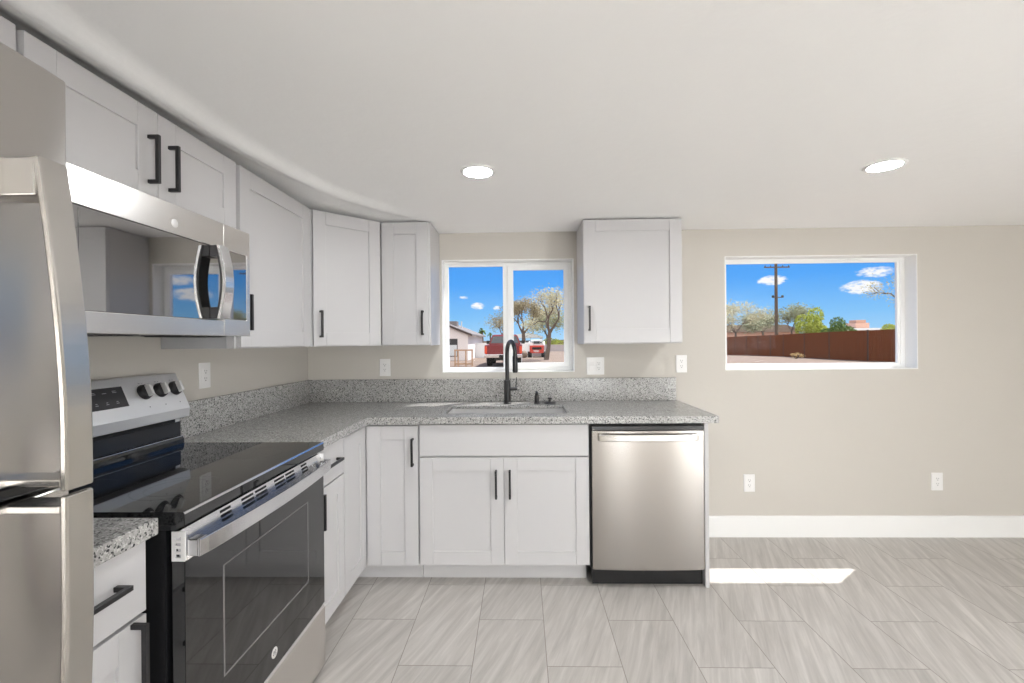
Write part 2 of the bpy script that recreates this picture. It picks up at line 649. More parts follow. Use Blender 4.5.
def ridge_x(y):
    for (a, xa), (b, xb) in zip(ridge, ridge[1:]):
        if a <= y <= b:
            return xa + (xb - xa) * (y - a) / (b - a)
    return ridge[-1][1]


def ceil_z(x, y):
    base = 2.048 + 0.004 * max(0.0, min(1.0, (x + 1.2) / 1.5))
    fade = max(0.0, min(1.0, (2.86 - y) / 0.5))
    s = x - ridge_x(y)
    if s > 0.07:
        k = 0.0
    elif s > 0.0:
        k = -0.024 * (1 - s / 0.07) ** 1.2
    else:
        k = -0.024 + min(0.065, -s * 0.42)
    return base + k * fade


bm = B()
xs = [XW - WT + (XR + 2 * WT - XW) * i / 8 for i in range(9)]
xs = sorted(set([round(x, 4) for x in xs if x > 0.2] + [XW - WT, 0.2, 0.0] + [round(-1.46 + 0.02 * i, 4) for i in range(72)]))
ys = [YR - WT, -1.5, 0.0, 0.5] + [0.7 + 0.06 * i for i in range(39)] + [D + 0.01, D + WT]
gv = [[bm.verts.new((x, y, ceil_z(x, y))) for y in ys] for x in xs]
tv = [[bm.verts.new((x, y, 2.22)) for y in ys] for x in xs]
nx, ny = len(xs), len(ys)
for i in range(nx - 1):
    for j in range(ny - 1):
        bm.faces.new((gv[i][j], gv[i][j + 1], gv[i + 1][j + 1], gv[i + 1][j]))
        bm.faces.new((tv[i][j], tv[i + 1][j], tv[i + 1][j + 1], tv[i][j + 1]))
for i in range(nx - 1):
    for j in (0, ny - 1):
        bm.faces.new((gv[i][j], gv[i + 1][j], tv[i + 1][j], tv[i][j]))
for j in range(ny - 1):
    for i in (0, nx - 1):
        bm.faces.new((gv[i][j], gv[i][j + 1], tv[i][j + 1], tv[i][j]))
struct('ceiling', bm, 'ceiling', smooth=True)

ZT = 2.045
bm = B()
As = [XW - WT, W1[0], W1[1], W2[0], W2[1], XR + WT]
Bs = [0.0, W1[2], W2[2], W1[3], W2[3], 2.2]


def in_back(i, j):
    zc = (Bs[j] + Bs[j + 1]) / 2
    if i == 1 and W1[2] < zc < W1[3]:
        return False
    if i == 3 and W2[2] < zc < W2[3]:
        return False
    return True


cells(bm, As, Bs, in_back, D, D + WT, (0, 2, 1))
struct('wall_back', bm, 'wall')
bm = B()
box(bm, XW - WT, XW, YR, D, 0, 2.2)
struct('wall_left', bm, 'wall')
# right wall; the unseen sliding glass door is added to bring in daylight
PD = (-2.3, -0.45, 0.0, 2.0)
bm = B()
cells(bm, [YR, PD[0], PD[1], D], [0.0, PD[3], 2.2], lambda i, j: not (i == 1 and j == 0), XR, XR + WT, (1, 2, 0))
struct('wall_right', bm, 'wall')
bm = B()
box(bm, XW - WT, XR + WT, YR - WT, YR, 0, 2.2)
struct('wall_rear', bm, 'wall')

# painted white returns of the two window openings
def opening_trim(name, w):
    bm = B()
    t = 0.006
    cells(bm, [w[0], w[0] + t, w[1] - t, w[1]], [w[2], w[2] + t, w[3] - t, w[3]],
          lambda i, j: not (i == 1 and j == 1), D - 0.0015, D + WT - 0.002, (0, 2, 1))
    struct(name, bm, 'trim')


opening_trim('trim_1', W1)
opening_trim('trim_2', W2)


def rect_frame(bm, a0, a1, b0, b1, wl, wr, wb, wt_, c0, c1, axes=(0, 2, 1)):
    cells(bm, [a0, a0 + wl, a1 - wr, a1], [b0, b0 + wb, b1 - wt_, b1], lambda i, j: not (i == 1 and j == 1), c0, c1, axes)


FY0, FY1 = D + 0.088, D + 0.122
# window 1: slider with a fixed left lite and a sliding right sash
bm = B()
rect_frame(bm, W1[0] + 0.006, W1[1] - 0.006, W1[2] + 0.006, W1[3] - 0.006, 0.024, 0.024, 0.022, 0.024, FY0, FY1)
win1 = struct('window_1', bm, 'vinyl', bevel=0.003)
bm = B()
box(bm, -0.130, -0.098, FY0 + 0.002, FY1 - 0.002, W1[2] + 0.027, W1[3] - 0.029)
obj('mullion', bm, 'vinyl', win1, bevel=0.003)
bm = B()
rect_frame(bm, -0.099, W1[1] - 0.031, W1[2] + 0.029, W1[3] - 0.031, 0.042, 0.030, 0.030, 0.030, FY0 - 0.012, FY0 + 0.016)
sash = obj('sliding_sash', bm, 'vinyl', win1, bevel=0.003)
bm = B()
box(bm, -0.084, -0.070, FY0 - 0.022, FY0 - 0.012, 1.49, 1.545)
obj('latch', bm, 'vinyl', sash, bevel=0.002)
bm = B()
box(bm, W1[0] + 0.028, -0.128, FY0 + 0.016, FY0 + 0.020, W1[2] + 0.026, W1[3] - 0.028)
obj('pane', bm, 'pane', win1)
bm = B()
box(bm, -0.060, W1[1] - 0.058, FY0 + 0.000, FY0 + 0.004, W1[2] + 0.056, W1[3] - 0.058)
obj('pane', bm, 'pane', sash)
# window 2: fixed wide pane
bm = B()
rect_frame(bm, W2[0] + 0.006, W2[1] - 0.006, W2[2] + 0.006, W2[3] - 0.006, 0.030, 0.030, 0.018, 0.018, FY0, FY1)
win2 = struct('window_2', bm, 'vinyl', bevel=0.003)
bm = B()
rect_frame(bm, W2[0] + 0.034, W2[1] - 0.034, W2[2] + 0.022, W2[3] - 0.022, 0.020, 0.020, 0.016, 0.014, FY0 + 0.008, FY1 - 0.006)
sash2 = obj('sash', bm, 'vinyl', win2, bevel=0.003)
bm = B()
box(bm, W2[0] + 0.052, W2[1] - 0.052, FY0 + 0.018, FY0 + 0.022, W2[2] + 0.036, W2[3] - 0.034)
obj('pane', bm, 'pane', sash2)
# added patio door in the right wall, out of view, for extra daylight
bm = B()
rect_frame(bm, PD[0], PD[1], PD[2], PD[3], 0.05, 0.05, 0.03, 0.05, XR + 0.03, XR + 0.10, (1, 2, 0))
added_door = struct('added_door_1', bm, 'vinyl')
bm = B()
box(bm, (PD[0] + PD[1]) / 2 - 0.03, (PD[0] + PD[1]) / 2 + 0.03, XR + 0.04, XR + 0.09, 0.03, PD[3] - 0.05)
xf(bm, Matrix(((0, 1, 0, 0), (1, 0, 0, 0), (0, 0, 1, 0), (0, 0, 0, 1))))
obj('meeting_stile', bm, 'vinyl', added_door)
bm = B()
box(bm, XR + 0.063, XR + 0.067, PD[0] + 0.05, PD[1] - 0.05, 0.03, PD[3] - 0.05)
obj('pane', bm, 'pane', added_door)

# baseboards
bm = B()
prism(bm, [(D - 0.0005, 0.0), (D - 0.013, 0.0), (D - 0.013, 0.132), (D - 0.008, 0.140), (D - 0.0005, 0.140)], 0, 1.0, XR - 0.001)
struct('baseboard_back', bm, 'trim')

# ------------------------------------------------------------------ cabinets
DT = 0.019


def pull(name, parent, m, u, z, L=0.148, horizontal=False, mat='blackmetal', n0=DT):
    """square bar pull, its two feet at the very ends; (u, z) is its centre on the door"""
    s, so = 0.0055, 0.024
    C = [(-L / 2, n0), (-L / 2, n0 + so + 2 * s), (L / 2, n0 + so + 2 * s), (L / 2, n0), (L / 2 - 2 * s, n0), (L / 2 - 2 * s, n0 + so), (-L / 2 + 2 * s, n0 + so), (-L / 2 + 2 * s, n0)]
    bm = B()
    if horizontal:
        prism(bm, [(u + a, b) for a, b in C], 2, z - s, z + s)
    else:
        prism(bm, [(b, z + a) for a, b in C], 0, u - s, u + s)
    xf(bm, m)
    return obj(name, bm, mat, parent, bevel=0.0008, seg=1)


def shaker(root, o, u, n, w, h, st=0.072, rl=0.072, rb=None, handle=None, name='door', mat='cab'):
    """shaker door: stiles run full height, rails between them, recessed flat panel"""
    rb = rl if rb is None else rb
    m = basis(o, u, n)
    j = 0.0007
    bm = B()
    box(bm, 0, st, 0, DT, 0, h)
    box(bm, w - st, w, 0, DT, 0, h)
    box(bm, st + j, w - st - j, 0, DT - 0.0003, 0, rb)
    box(bm, st + j, w - st - j, 0, DT - 0.0003, h - rl, h)
    box(bm, st - 0.004, w - st + 0.004, 0.001, DT - 0.0075, rb - 0.004, h - rl + 0.004)
    xf(bm, m)
    d = obj(name, bm, mat, root, bevel=0.0010)
    if handle:
        pull('handle', d, m, *handle)
    return d


def slab(root, o, u, n, w, h, handle=None, name='drawer', mat='cab', L=0.148):
    m = basis(o, u, n)
    bm = B()
    box(bm, 0, w, 0, DT, 0, h)
    xf(bm, m)
    d = obj(name, bm, mat, root, bevel=0.0015)
    if handle:
        pull('handle', d, m, *handle, horizontal=True, L=L)
    return d


E_, N_, S_, W_ = Vector((1, 0, 0)), Vector((0, 1, 0)), Vector((0, -1, 0)), Vector((-1, 0, 0))
UB, UT = 1.296, 2.043     # wall cabinets on the left: bottom, top
XF = -1.157               # carcass front of the left wall cabinets

# wall cabinet above the refrigerator
t = thing('wall_cabinet', 'short white wall cabinet above the steel refrigerator, mostly out of frame', 'cabinet', (XW + 0.002, 0.2, 1.775), 'white wall cabinets')
bm = B(); box(bm, XW + 0.002, XF, 0.22, 1.006, 1.775, UT); obj('carcass', bm, 'cab', t, bevel=0.001)
shaker(t, (XF + 0.001, 0.228, 1.780), N_, E_, 0.380, UT - 1.783, handle=(0.345, 0.10))
shaker(t, (XF + 0.001, 0.612, 1.780), N_, E_, 0.384, UT - 1.783, handle=(0.035, 0.10))

# wall cabinet above the microwave
t = thing('wall_cabinet', 'short white two-door wall cabinet directly above the microwave', 'cabinet', (XW + 0.002, 1.005, 1.762), 'white wall cabinets')
bm = B(); box(bm, XW + 0.002, XF, 1.008, 1.790, 1.762, UT); obj('carcass', bm, 'cab', t, bevel=0.001)
z0 = 1.764
shaker(t, (XF + 0.001, 1.013, z0), N_, E_, 0.379, UT - z0 - 0.003, handle=(0.345, 0.118))
shaker(t, (XF + 0.001, 1.395, z0), N_, E_, 0.386, UT - z0 - 0.003, handle=(0.043, 0.118))

# tall single-door wall cabinet between microwave and corner
t = thing('wall_cabinet', 'tall single-door white wall cabinet between the microwave and the angled corner cabinet', 'cabinet', (XW + 0.002, 1.794, UB), 'white wall cabinets')
bm = B(); box(bm, XW + 0.002, XF, 1.794, 2.436, UB, UT)
obj('carcass', bm, 'cab', t, bevel=0.001)
bm = B(); box(bm, XW + 0.004, XF - 0.03, 1.7915, 1.7935, UB + 0.002, UT - 0.3)
obj('side_shade_panel', bm, 'cabside', t)  # grey sheet standing for shade on the white side below the microwave
shaker(t, (XF + 0.001, 1.806, UB + 0.006), N_, E_, 0.600, UT - UB - 0.009, handle=(0.026, 0.142))

# angled corner wall cabinet
t = thing('corner_wall_cabinet', 'angled white corner wall cabinet with one diagonal door, touching the ceiling', 'cabinet', (XW + 0.002, D - 0.002, UB), 'white wall cabinets')
UTC = UT + 0.004
ca, cb = Vector((XF, 2.440, 0)), Vector((-0.858, 2.735, 0))
bm = B()
prism(bm, [(XW + 0.002, D - 0.002), (XW + 0.002, 2.440), (ca.x, ca.y), (cb.x, cb.y), (-0.858, D - 0.002)], 2, UB, UTC)
obj('carcass', bm, 'cab', t, bevel=0.001)
du = (cb - ca).normalized()
dn = Vector((du.y, -du.x, 0))
Ld = (cb - ca).length
o = ca + du * 0.014 + dn * 0.001
shaker(t, (o.x, o.y, UB + 0.006), du, dn, Ld - 0.026, UTC - UB - 0.009, st=0.070, handle=(0.036, 0.118))

# narrow wall cabinet left of the sink window
YU = 2.745
t = thing('wall_cabinet', 'narrow white wall cabinet just left of the sink window', 'cabinet', (-0.856, D - 0.002, UB), 'white wall cabinets')
bm = B(); box(bm, -0.856, -0.554, YU, D - 0.002, UB, UTC); obj('carcass', bm, 'cab', t, bevel=0.001)
shaker(t, (-0.848, YU - 0.001, UB + 0.006), E_, S_, 0.282, UTC - UB - 0.009, handle=(0.250, 0.130))

# wall cabinet right of the sink window
URB, URT = 1.302, 2.046
t = thing('wall_cabinet', 'wide single-door white wall cabinet hung alone right of the sink window', 'cabinet', (0.372, D - 0.002, URB), 'white wall cabinets')
bm = B(); box(bm, 0.372, 0.962, YU, D - 0.002, URB - 0.006, URT); obj('carcass', bm, 'cab', t, bevel=0.001)
shaker(t, (0.374, YU - 0.001, URB), E_, S_, 0.586, URT - URB - 0.004, rl=0.068, rb=0.085, handle=(0.030, 0.147))

# ---- base cabinets
XB = -0.868               # carcass front of the left base run
YB = 2.440                # carcass front of the back base run
BT = 0.874                # underside of the worktop
KICK = 0.112


def kick_left(t, y0, y1):
    bm = B(); box(bm, XW + 0.01, -0.945, y0, y1, 0.001, KICK)
    obj('toe_kick', bm, 'cab', t)


# drawer base between fridge and range
t = thing('base_cabinet', 'white drawer base cabinet squeezed between refrigerator and range', 'cabinet', (XW + 0.002, 0.69, 0), 'white base cabinets')
bm = B(); box(bm, XW + 0.002, XB - 0.018, 0.690, 1.026, KICK, BT); obj('carcass', bm, 'cab', t, bevel=0.001)
kick_left(t, 0.691, 1.025)
slab(t, (XB - 0.017, 0.695, 0.708), N_, E_, 0.322, 0.160, handle=(0.172, 0.090), L=0.155)
shaker(t, (XB - 0.017, 0.695, KICK + 0.003), N_, E_, 0.322, 0.700 - KICK - 0.003, handle=(0.284, 0.510))

# drawer base right of the range
t = thing('base_cabinet', 'narrow white base cabinet with one drawer, between range and corner cabinet', 'cabinet', (XW + 0.002, 1.816, 0), 'white base cabinets')
bm = B(); box(bm, XW + 0.002, XB, 1.816, 2.122, KICK, BT); obj('carcass', bm, 'cab', t, bevel=0.001)
kick_left(t, 1.817, 2.121)
slab(t, (XB + 0.001, 1.819, 0.704), N_, E_, 0.300, 0.164, handle=(0.150, 0.085))
shaker(t, (XB + 0.001, 1.819, KICK + 0.003), N_, E_, 0.300, 0.697 - KICK - 0.003, st=0.066, handle=(0.028, 0.500))

# corner base with two leaves meeting at the inside corner
t = thing('corner_base_cabinet', 'white corner base cabinet with two door leaves meeting in the inside corner', 'cabinet', (XW + 0.002, D - 0.002, 0), 'white base cabinets')
bm = B()
prism(bm, [(XW + 0.002, D - 0.024), (XW + 0.002, 2.1235), (XB, 2.1235), (XB, YB), (-0.5635, YB), (-0.5635, D - 0.024)], 2, KICK, BT)
obj('carcass', bm, 'cab', t, bevel=0.001)
bm = B()
prism(bm, [(XW + 0.01, D - 0.03), (XW + 0.01, 2.125), (-0.945, 2.125), (-0.945, 2.515), (-0.565, 2.515), (-0.565, D - 0.03)], 2, 0.001, KICK)
obj('toe_kick', bm, 'cab', t)
shaker(t, (XB + 0.001, 2.1265, KICK + 0.003), N_, E_, 0.290, BT - KICK - 0.012, st=0.073)
shaker(t, (-0.843, YB - 0.001, KICK + 0.003), E_, S_, 0.277, BT - KICK - 0.012, st=0.073, handle=(0.251, 0.612))

# sink base
t = thing('sink_base_cabinet', 'wide white sink base cabinet with two doors under a plain false front', 'cabinet', (-0.561, D - 0.03, 0), 'white base cabinets')
bm = B()
cells(bm, [-0.561, -0.543, 0.336, 0.354], [YB, 2.46, D - 0.05, D - 0.03], lambda i, j: not (i == 1 and j == 1), KICK, BT)
box(bm, -0.543, 0.336, 2.46, D - 0.05, KICK, KICK + 0.016)
obj('carcass', bm, 'cab', t, bevel=0.001)
bm = B(); box(bm, -0.561, 0.345, 2.515, 2.53, 0.001, KICK); obj('toe_kick', bm, 'cab', t)
slab(t, (-0.557, YB - 0.001, 0.703), E_, S_, 0.908, 0.166, name='false_front')
shaker(t, (-0.557, YB - 0.001, KICK + 0.006), E_, S_, 0.4525, 0.694 - KICK - 0.006, st=0.070, handle=(0.412, 0.436))
shaker(t, (-0.1015, YB - 0.001, KICK + 0.006), E_, S_, 0.4525, 0.694 - KICK - 0.006, st=0.070, handle=(0.030, 0.436))

# finished end panel beside the dishwasher
bm = B(); box(bm, 0.962, 0.983, YB - 0.022, D - 0.014, 0.001, BT)
o = obj('cabinet_end_panel', bm, 'cab', None, bevel=0.001, at=(0.97, 2.42, 0))
tag(o, 'thin white end panel closing the base run right of the dishwasher', 'panel')

# ------------------------------------------------------------------ worktops
CT0, CTS, CT1 = 0.8755, 0.894, 0.914
SX0, SX1, SY0, SY1 = -0.440, 0.252, 2.530, 2.835
t = thing('worktop', 'L-shaped speckled grey granite worktop around the corner with the sink cut-out', 'countertop', (XW + 0.002, D - 0.002, CT0))
bm = B()
As = [XW + 0.002, -0.830, SX0, SX1, 1.034]
Bs = [1.814, 2.401, SY0, SY1, D - 0.002]


def in_top(i, j):
    if j == 0:
        return i == 0
    return not (i == 2 and j == 2)


cells(bm, As, Bs, in_top, CTS, CT1)
box(bm, -0.872, -0.8300, 1.814, 2.4010, CT0, CTS + 0.0005)
box(bm, -0.872, 1.034, 2.401, 2.443, CT0, CTS + 0.0005)
box(bm, 0.992, 1.034, 2.443, D - 0.002, CT0, CTS + 0.0005)
obj('slab', bm, 'granite', t, bevel=0.0025)
bm = B(); box(bm, XW + 0.002, 1.022, D - 0.022, D - 0.002, CT1 + 0.0005, 1.066); obj('backsplash', bm, 'granite', t, bevel=0.0015)
bm = B(); box(bm, XW + 0.002, XW + 0.022, 1.814, D - 0.023, CT1 + 0.0005, 1.066); obj('backsplash', bm, 'granite', t, bevel=0.0015)

t = thing('worktop', 'small speckled granite worktop piece between refrigerator and range', 'countertop', (XW + 0.002, 0.69, CT0))
bm = B(); box(bm, XW + 0.002, -0.846, 0.685, 1.030, CT0, CT1); obj('slab', bm, 'granite', t, bevel=0.0025)
bm = B(); box(bm, XW + 0.002, XW + 0.022, 0.685, 1.030, CT1 + 0.0005, 1.066); obj('backsplash', bm, 'granite', t, bevel=0.0015)

# ------------------------------------------------------------------ sink, tap and fittings
t = thing('kitchen_sink', 'undermount stainless steel sink sunk into the granite below the window', 'sink', (-0.094, 2.68, 0.69))
bm = B()


def rrect(x0, x1, y0, y1, r, z, n=6):
    out = []
    for cx, cy_, a0 in ((x1 - r, y1 - r, 0), (x0 + r, y1 - r, 90), (x0 + r, y0 + r, 180), (x1 - r, y0 + r, 270)):
        for k in range(n + 1):
            a = R(a0 + 90 * k / n)
            out.append((cx + r * math.cos(a), cy_ + r * math.sin(a), z))
    return out


def loft(bm, loops, cap_last=True, cap_first=False):
    ls = [[bm.verts.new(p) for p in l] for l in loops]
    for a, b in zip(ls, ls[1:]):
        for k in range(len(a)):
            bm.faces.new((a[k], a[(k + 1) % len(a)], b[(k + 1) % len(a)], b[k]))
    if cap_last:
        bm.faces.new(ls[-1])
    if cap_first:
        bm.faces.new(ls[0][::-1])


e = 0.006
loft(bm, [rrect(SX0 - 0.02, SX1 + 0.02, SY0 - 0.02, SY1 + 0.02, 0.03, CTS - 0.004),
          rrect(SX0 - 0.02, SX1 + 0.02, SY0 - 0.02, SY1 + 0.02, 0.03, CTS - 0.001),
          rrect(SX0 - e, SX1 + e, SY0 - e, SY1 + e, 0.02, CTS - 0.001),
          rrect(SX0 - e, SX1 + e, SY0 - e, SY1 + e, 0.02, 0.705),
          rrect(SX0 + 0.012, SX1 - 0.012, SY0 + 0.012, SY1 - 0.012, 0.03, 0.690)])
obj('basin', bm, 'basin', t, smooth=True)
bm = B(); lathe(bm, [(0.045, 0.0), (0.045, 0.002), (0.030, 0.003), (0.022, 0.001), (0.0, 0.001)], (-0.094, 2.70, 0.6905)); obj('drain', bm, 'chrome', t, smooth=True)

FX, FY = -0.098, 2.925
t = thing('kitchen_faucet', 'tall matt black gooseneck kitchen faucet behind the sink', 'faucet', (FX, FY, CT1))
bm = B()
lathe(bm, [(0.026, 0.001), (0.026, 0.006), (0.0215, 0.009), (0.0215, 0.148), (0.019, 0.152), (0.0, 0.152)], (FX, FY, CT1))
obj('base', bm, 'blackmetal', t, smooth=True)
bm = B()
dv = Vector((0.36, -0.93, 0)).normalized()
pts = [Vector((FX, FY, CT1 + 0.150))]
ra = 0.075
zt = 1.328 - ra - 0.013
pts.append(Vector((FX, FY, zt - 0.02)))
for k in range(0, 13):
    a = math.pi * k / 12
    pts.append(Vector((FX, FY, zt)) + dv * (ra * (1 - math.cos(a))) + Vector((0, 0, ra * math.sin(a))))
pts.append(pts[-1] + Vector((0, 0, -0.012)))
tube(bm, pts, 0.0130, 20)
obj('spout', bm, 'blackmetal', t, smooth=True)
bm = B()
pe = pts[-1]
lathe(bm, [(0.0, -0.105), (0.0140, -0.105), (0.0165, -0.095), (0.0160, -0.01), (0.0140, 0.0), (0.0, 0.0)], pe)
obj('spray_head', bm, 'blackmetal', t, smooth=True)
bm = B()
tube(bm, [(FX + 0.018, FY, CT1 + 0.095), (FX + 0.060, FY, CT1 + 0.095), (FX + 0.064, FY, CT1 + 0.095)], [0.0120, 0.0120, 0.010], 18)
tube(bm, [(FX + 0.055, FY, CT1 + 0.100), (FX + 0.058, FY - 0.004, CT1 + 0.130), (FX + 0.060, FY - 0.010, CT1 + 0.170)], [0.0045, 0.0036, 0.0030], 10)
obj('lever', bm, 'blackmetal', t, smooth=True)

t = thing('soap_dispenser', 'small black deck soap dispenser right of the faucet', 'dispenser', (0.092, 2.925, CT1))
bm = B(); lathe(bm, [(0.020, 0.001), (0.020, 0.006), (0.0145, 0.009), (0.0140, 0.050), (0.011, 0.055), (0.011, 0.066), (0.0, 0.066)], (0.092, 2.925, CT1)); obj('body', bm, 'bronze', t, smooth=True)
bm = B(); tube(bm, [(0.092, 2.928, CT1 + 0.070), (0.092, 2.900, CT1 + 0.074), (0.092, 2.882, CT1 + 0.066)], [0.0085, 0.007, 0.005], 12); obj('nozzle', bm, 'bronze', t, smooth=True)

t = thing('sink_hole_cover', 'round black cover cap with a small knob, rightmost fitting behind the sink', 'cover', (0.176, 2.925, CT1))
bm = B(); lathe(bm, [(0.041, 0.001), (0.041, 0.005), (0.036, 0.009), (0.010, 0.011), (0.0, 0.011)], (0.176, 2.925, CT1)); obj('cap', bm, 'bronze', t, smooth=True)
bm = B(); lathe(bm, [(0.009, 0.010), (0.008, 0.024), (0.014, 0.027), (0.014, 0.036), (0.0, 0.038)], (0.176, 2.925, CT1)); obj('knob', bm, 'bronze', t, smooth=True)

# ------------------------------------------------------------------ outlets
def outlet_plate(label, c, u, n, kinds=('outlet',), name='wall_outlet', cat='outlet'):
    """cover plate with screwless decorator inserts; c = plate centre on the wall"""
    t = thing(name, label, cat, c, 'white cover plates on the walls')
    k = len(kinds)
    w = 0.074 if k == 1 else 0.118
    h = 0.116
    m = basis(c, u, n)
    bm = B()
    prism(bm, [(-w / 2, 0.0005), (-w / 2, 0.003), (-w / 2 + 0.004, 0.0062), (w / 2 - 0.004, 0.0062), (w / 2, 0.003), (w / 2, 0.0005)], 2, -h / 2, h / 2)
    xf(bm, m); obj('plate', bm, 'whiteplastic', t, bevel=0.0008, seg=1)
    for i, kd in enumerate(kinds):
        cx = 0.0 if k == 1 else (i - 0.5) * 0.046
        bm = B()
        if kd == 'outlet':
            box(bm, cx - 0.0168, cx + 0.0168, 0.005, 0.0074, -0.0335, 0.0335)
            xf(bm, m); r = obj('receptacle', bm, 'whiteplastic', t, bevel=0.0008, seg=1)
            for sz in (0.017, -0.017):
                for sx, sh in ((-0.0062, 0.0075), (0.0062, 0.006)):
                    bm = B(); box(bm, cx + sx - 0.0011, cx + sx + 0.0011, 0.0073, 0.0077, sz + 0.001, sz + 0.001 + sh)
                    xf(bm, m); obj('slot', bm, 'slot', r)
                bm = B(); lathe(bm, [(0.0026, 0.0), (0.0026, 0.0004), (0.0, 0.0004)], (cx, 0.0073, sz - 0.006), 12, Vector((0, 1, 0)))
                xf(bm, m); obj('slot', bm, 'slot', r)
        else:
            prism(bm, [(0.005, -0.0335), (0.0105, -0.0335), (0.0068, 0.0), (0.0082, 0.0335), (0.005, 0.0335)], 0, cx - 0.0168, cx + 0.0168)
            xf(bm, m); obj('rocker', bm, 'whiteplastic', t, bevel=0.0006, seg=1)
    return t


outlet_plate('white outlet on the left wall above the worktop, beside the range', (XW, 2.043, 1.172), N_, E_)
outlet_plate('single white outlet above the backsplash in the corner, left of the sink window', (-0.931, D, 1.146), E_, S_)
outlet_plate('double-wide white plate with rocker switch and outlet under the right wall cabinet', (0.491, D, 1.146), E_, S_, ('switch', 'outlet'), name='switch_plate', cat='switch plate')
outlet_plate('white outlet just past the right end of the granite backsplash', (1.064, D, 1.156), E_, S_)
outlet_plate('low white outlet near the dishwasher, below the left side of the wide window', (1.506, D, 0.358), E_, S_)
outlet_plate('low white outlet farthest right on the wall, past the wide window', (2.733, D, 0.366), E_, S_)

# ------------------------------------------------------------------ recessed lights
def can(x, y, label):
    z = ceil_z(x, y)
    t = thing('recessed_light', label, 'light', (x, y, z), 'recessed ceiling lights')
    bm = B()
    lathe(bm, [(0.058, -0.0015), (0.062, -0.006), (0.074, -0.004), (0.077, -0.0005), (0.077, 0.004), (0.058, 0.004)], (x, y, z), 48, cap=False)
    obj('trim_ring', bm, 'trim', t, smooth=True)
    bm = B()
    lathe(bm, [(0.0, -0.0035), (0.059, -0.003), (0.060, 0.0), (0.0, 0.0)], (x, y, z), 48)
    obj('diffuser', bm, 'lamp', t, smooth=True)


can(-0.184, 1.948, 'lit round recessed ceiling light above the sink aisle, left one of two in view')
can(1.552, 1.962, 'lit round recessed ceiling light nearer the wide window, right one of two in view')
for (x, y, lb) in ((-0.188, 0.1, 'added recessed ceiling light in the row over the range, behind the view'),
                   (1.578, 0.1, 'added recessed ceiling light in the middle of the room, behind the view'),
                   (-0.188, -1.7, 'added recessed ceiling light nearest the rear wall, left side'),
                   (1.578, -1.7, 'added recessed ceiling light nearest the rear wall, right side')):
    can(x, y, lb)  # unseen extra lights added to brighten the room

# unseen paper column lamps added behind the view as fill light
def fill_lantern(x, y, label):
    t = thing('fill_lamp', label, 'lamp', (x, y, 0), 'added fill lamps')
    bm = B(); lathe(bm, [(0.0, 0.001), (0.15, 0.001), (0.15, 0.018), (0.02, 0.024), (0.02, 0.10), (0.0, 0.10)], (x, y, 0), 28); obj('base', bm, 'blackmetal', t, smooth=True)
    prof = [(0.03, 0.101)]
    for k in range(25):
        f = k / 24
        prof.append((0.19 + 0.006 * (k % 2), 0.115 + 1.15 * f))
    prof.append((0.03, 1.28))
    bm = B(); lathe(bm, prof, (x, y, 0), 28); obj('shade', bm, 'fill_lantern', t, smooth=True)


fill_lantern(3.42, -1.95, 'added white paper fill lamp halfway along the right wall, outside the view')
fill_lantern(3.42, -2.75, 'added white paper fill lamp in the rear right corner, behind the view')
fill_lantern(1.25, -2.75, 'added white paper fill lamp at the middle of the rear wall, behind the view')

# ------------------------------------------------------------------ lettering helper: strokes in a small grid drawn as thin bars
GLYPH = {
    'A': [((0, 0), (0.5, 1)), ((0.5, 1), (1, 0)), ((0.22, 0.4), (0.78, 0.4))],
    'E': [((0, 0), (0, 1)), ((0, 1), (0.9, 1)), ((0, 0.5), (0.7, 0.5)), ((0, 0), (0.9, 0))],
    'F': [((0, 0), (0, 1)), ((0, 1), (0.9, 1)), ((0, 0.5), (0.7, 0.5))],
    'I': [((0.5, 0), (0.5, 1))], 'L': [((0, 1), (0, 0)), ((0, 0), (0.85, 0))],
    'O': [((0, 0), (0, 1)), ((0, 1), (1, 1)), ((1, 1), (1, 0)), ((1, 0), (0, 0))],
    'T': [((0.5, 0), (0.5, 1)), ((0, 1), (1, 1))],
    '7': [((0, 1), (1, 1)), ((1, 1), (0.3, 0))], '5': [((1, 1), (0, 1)), ((0, 1), (0, 0.55)), ((0, 0.55), (1, 0.55)), ((1, 0.55), (1, 0)), ((1, 0), (0, 0))],
    '6': [((1, 1), (0, 1)), ((0, 1), (0, 0)), ((0, 0), (1, 0)), ((1, 0), (1, 0.5)), ((1, 0.5), (0, 0.5))],
    '0': [((0, 0), (0, 1)), ((0, 1), (1, 1)), ((1, 1), (1, 0)), ((1, 0), (0, 0))],
    '2': [((0, 1), (1, 1)), ((1, 1), (1, 0.5)), ((1, 0.5), (0, 0.5)), ((0, 0.5), (0, 0)), ((0, 0), (1, 0))],
}


def stroke(bm, a, b, wd, th):
    """flat bar in local (x, z) with thickness along +y"""
    a, b = Vector(a), Vector(b)
    d = (b - a)
    if d.length < 1e-9:
        return
    d.normalize()
    p = Vector((-d.y, d.x)) * wd / 2
    a2, b2 = a - d * wd / 2, b + d * wd / 2
    prism(bm, [(q.x, q.y) for q in (a2 + p, a2 - p, b2 - p, b2 + p)], 1, 0.0, th)


def letters(bm, s, x, z, h, wd=None, th=0.0004):
    wd = wd or h * 0.16
    for ch in s:
        for a, b in GLYPH.get(ch, []):
            stroke(bm, (x + a[0] * h * 0.6, z + a[1] * h), (x + b[0] * h * 0.6, z + b[1] * h), wd, th)
        x += h * 0.85
    return x


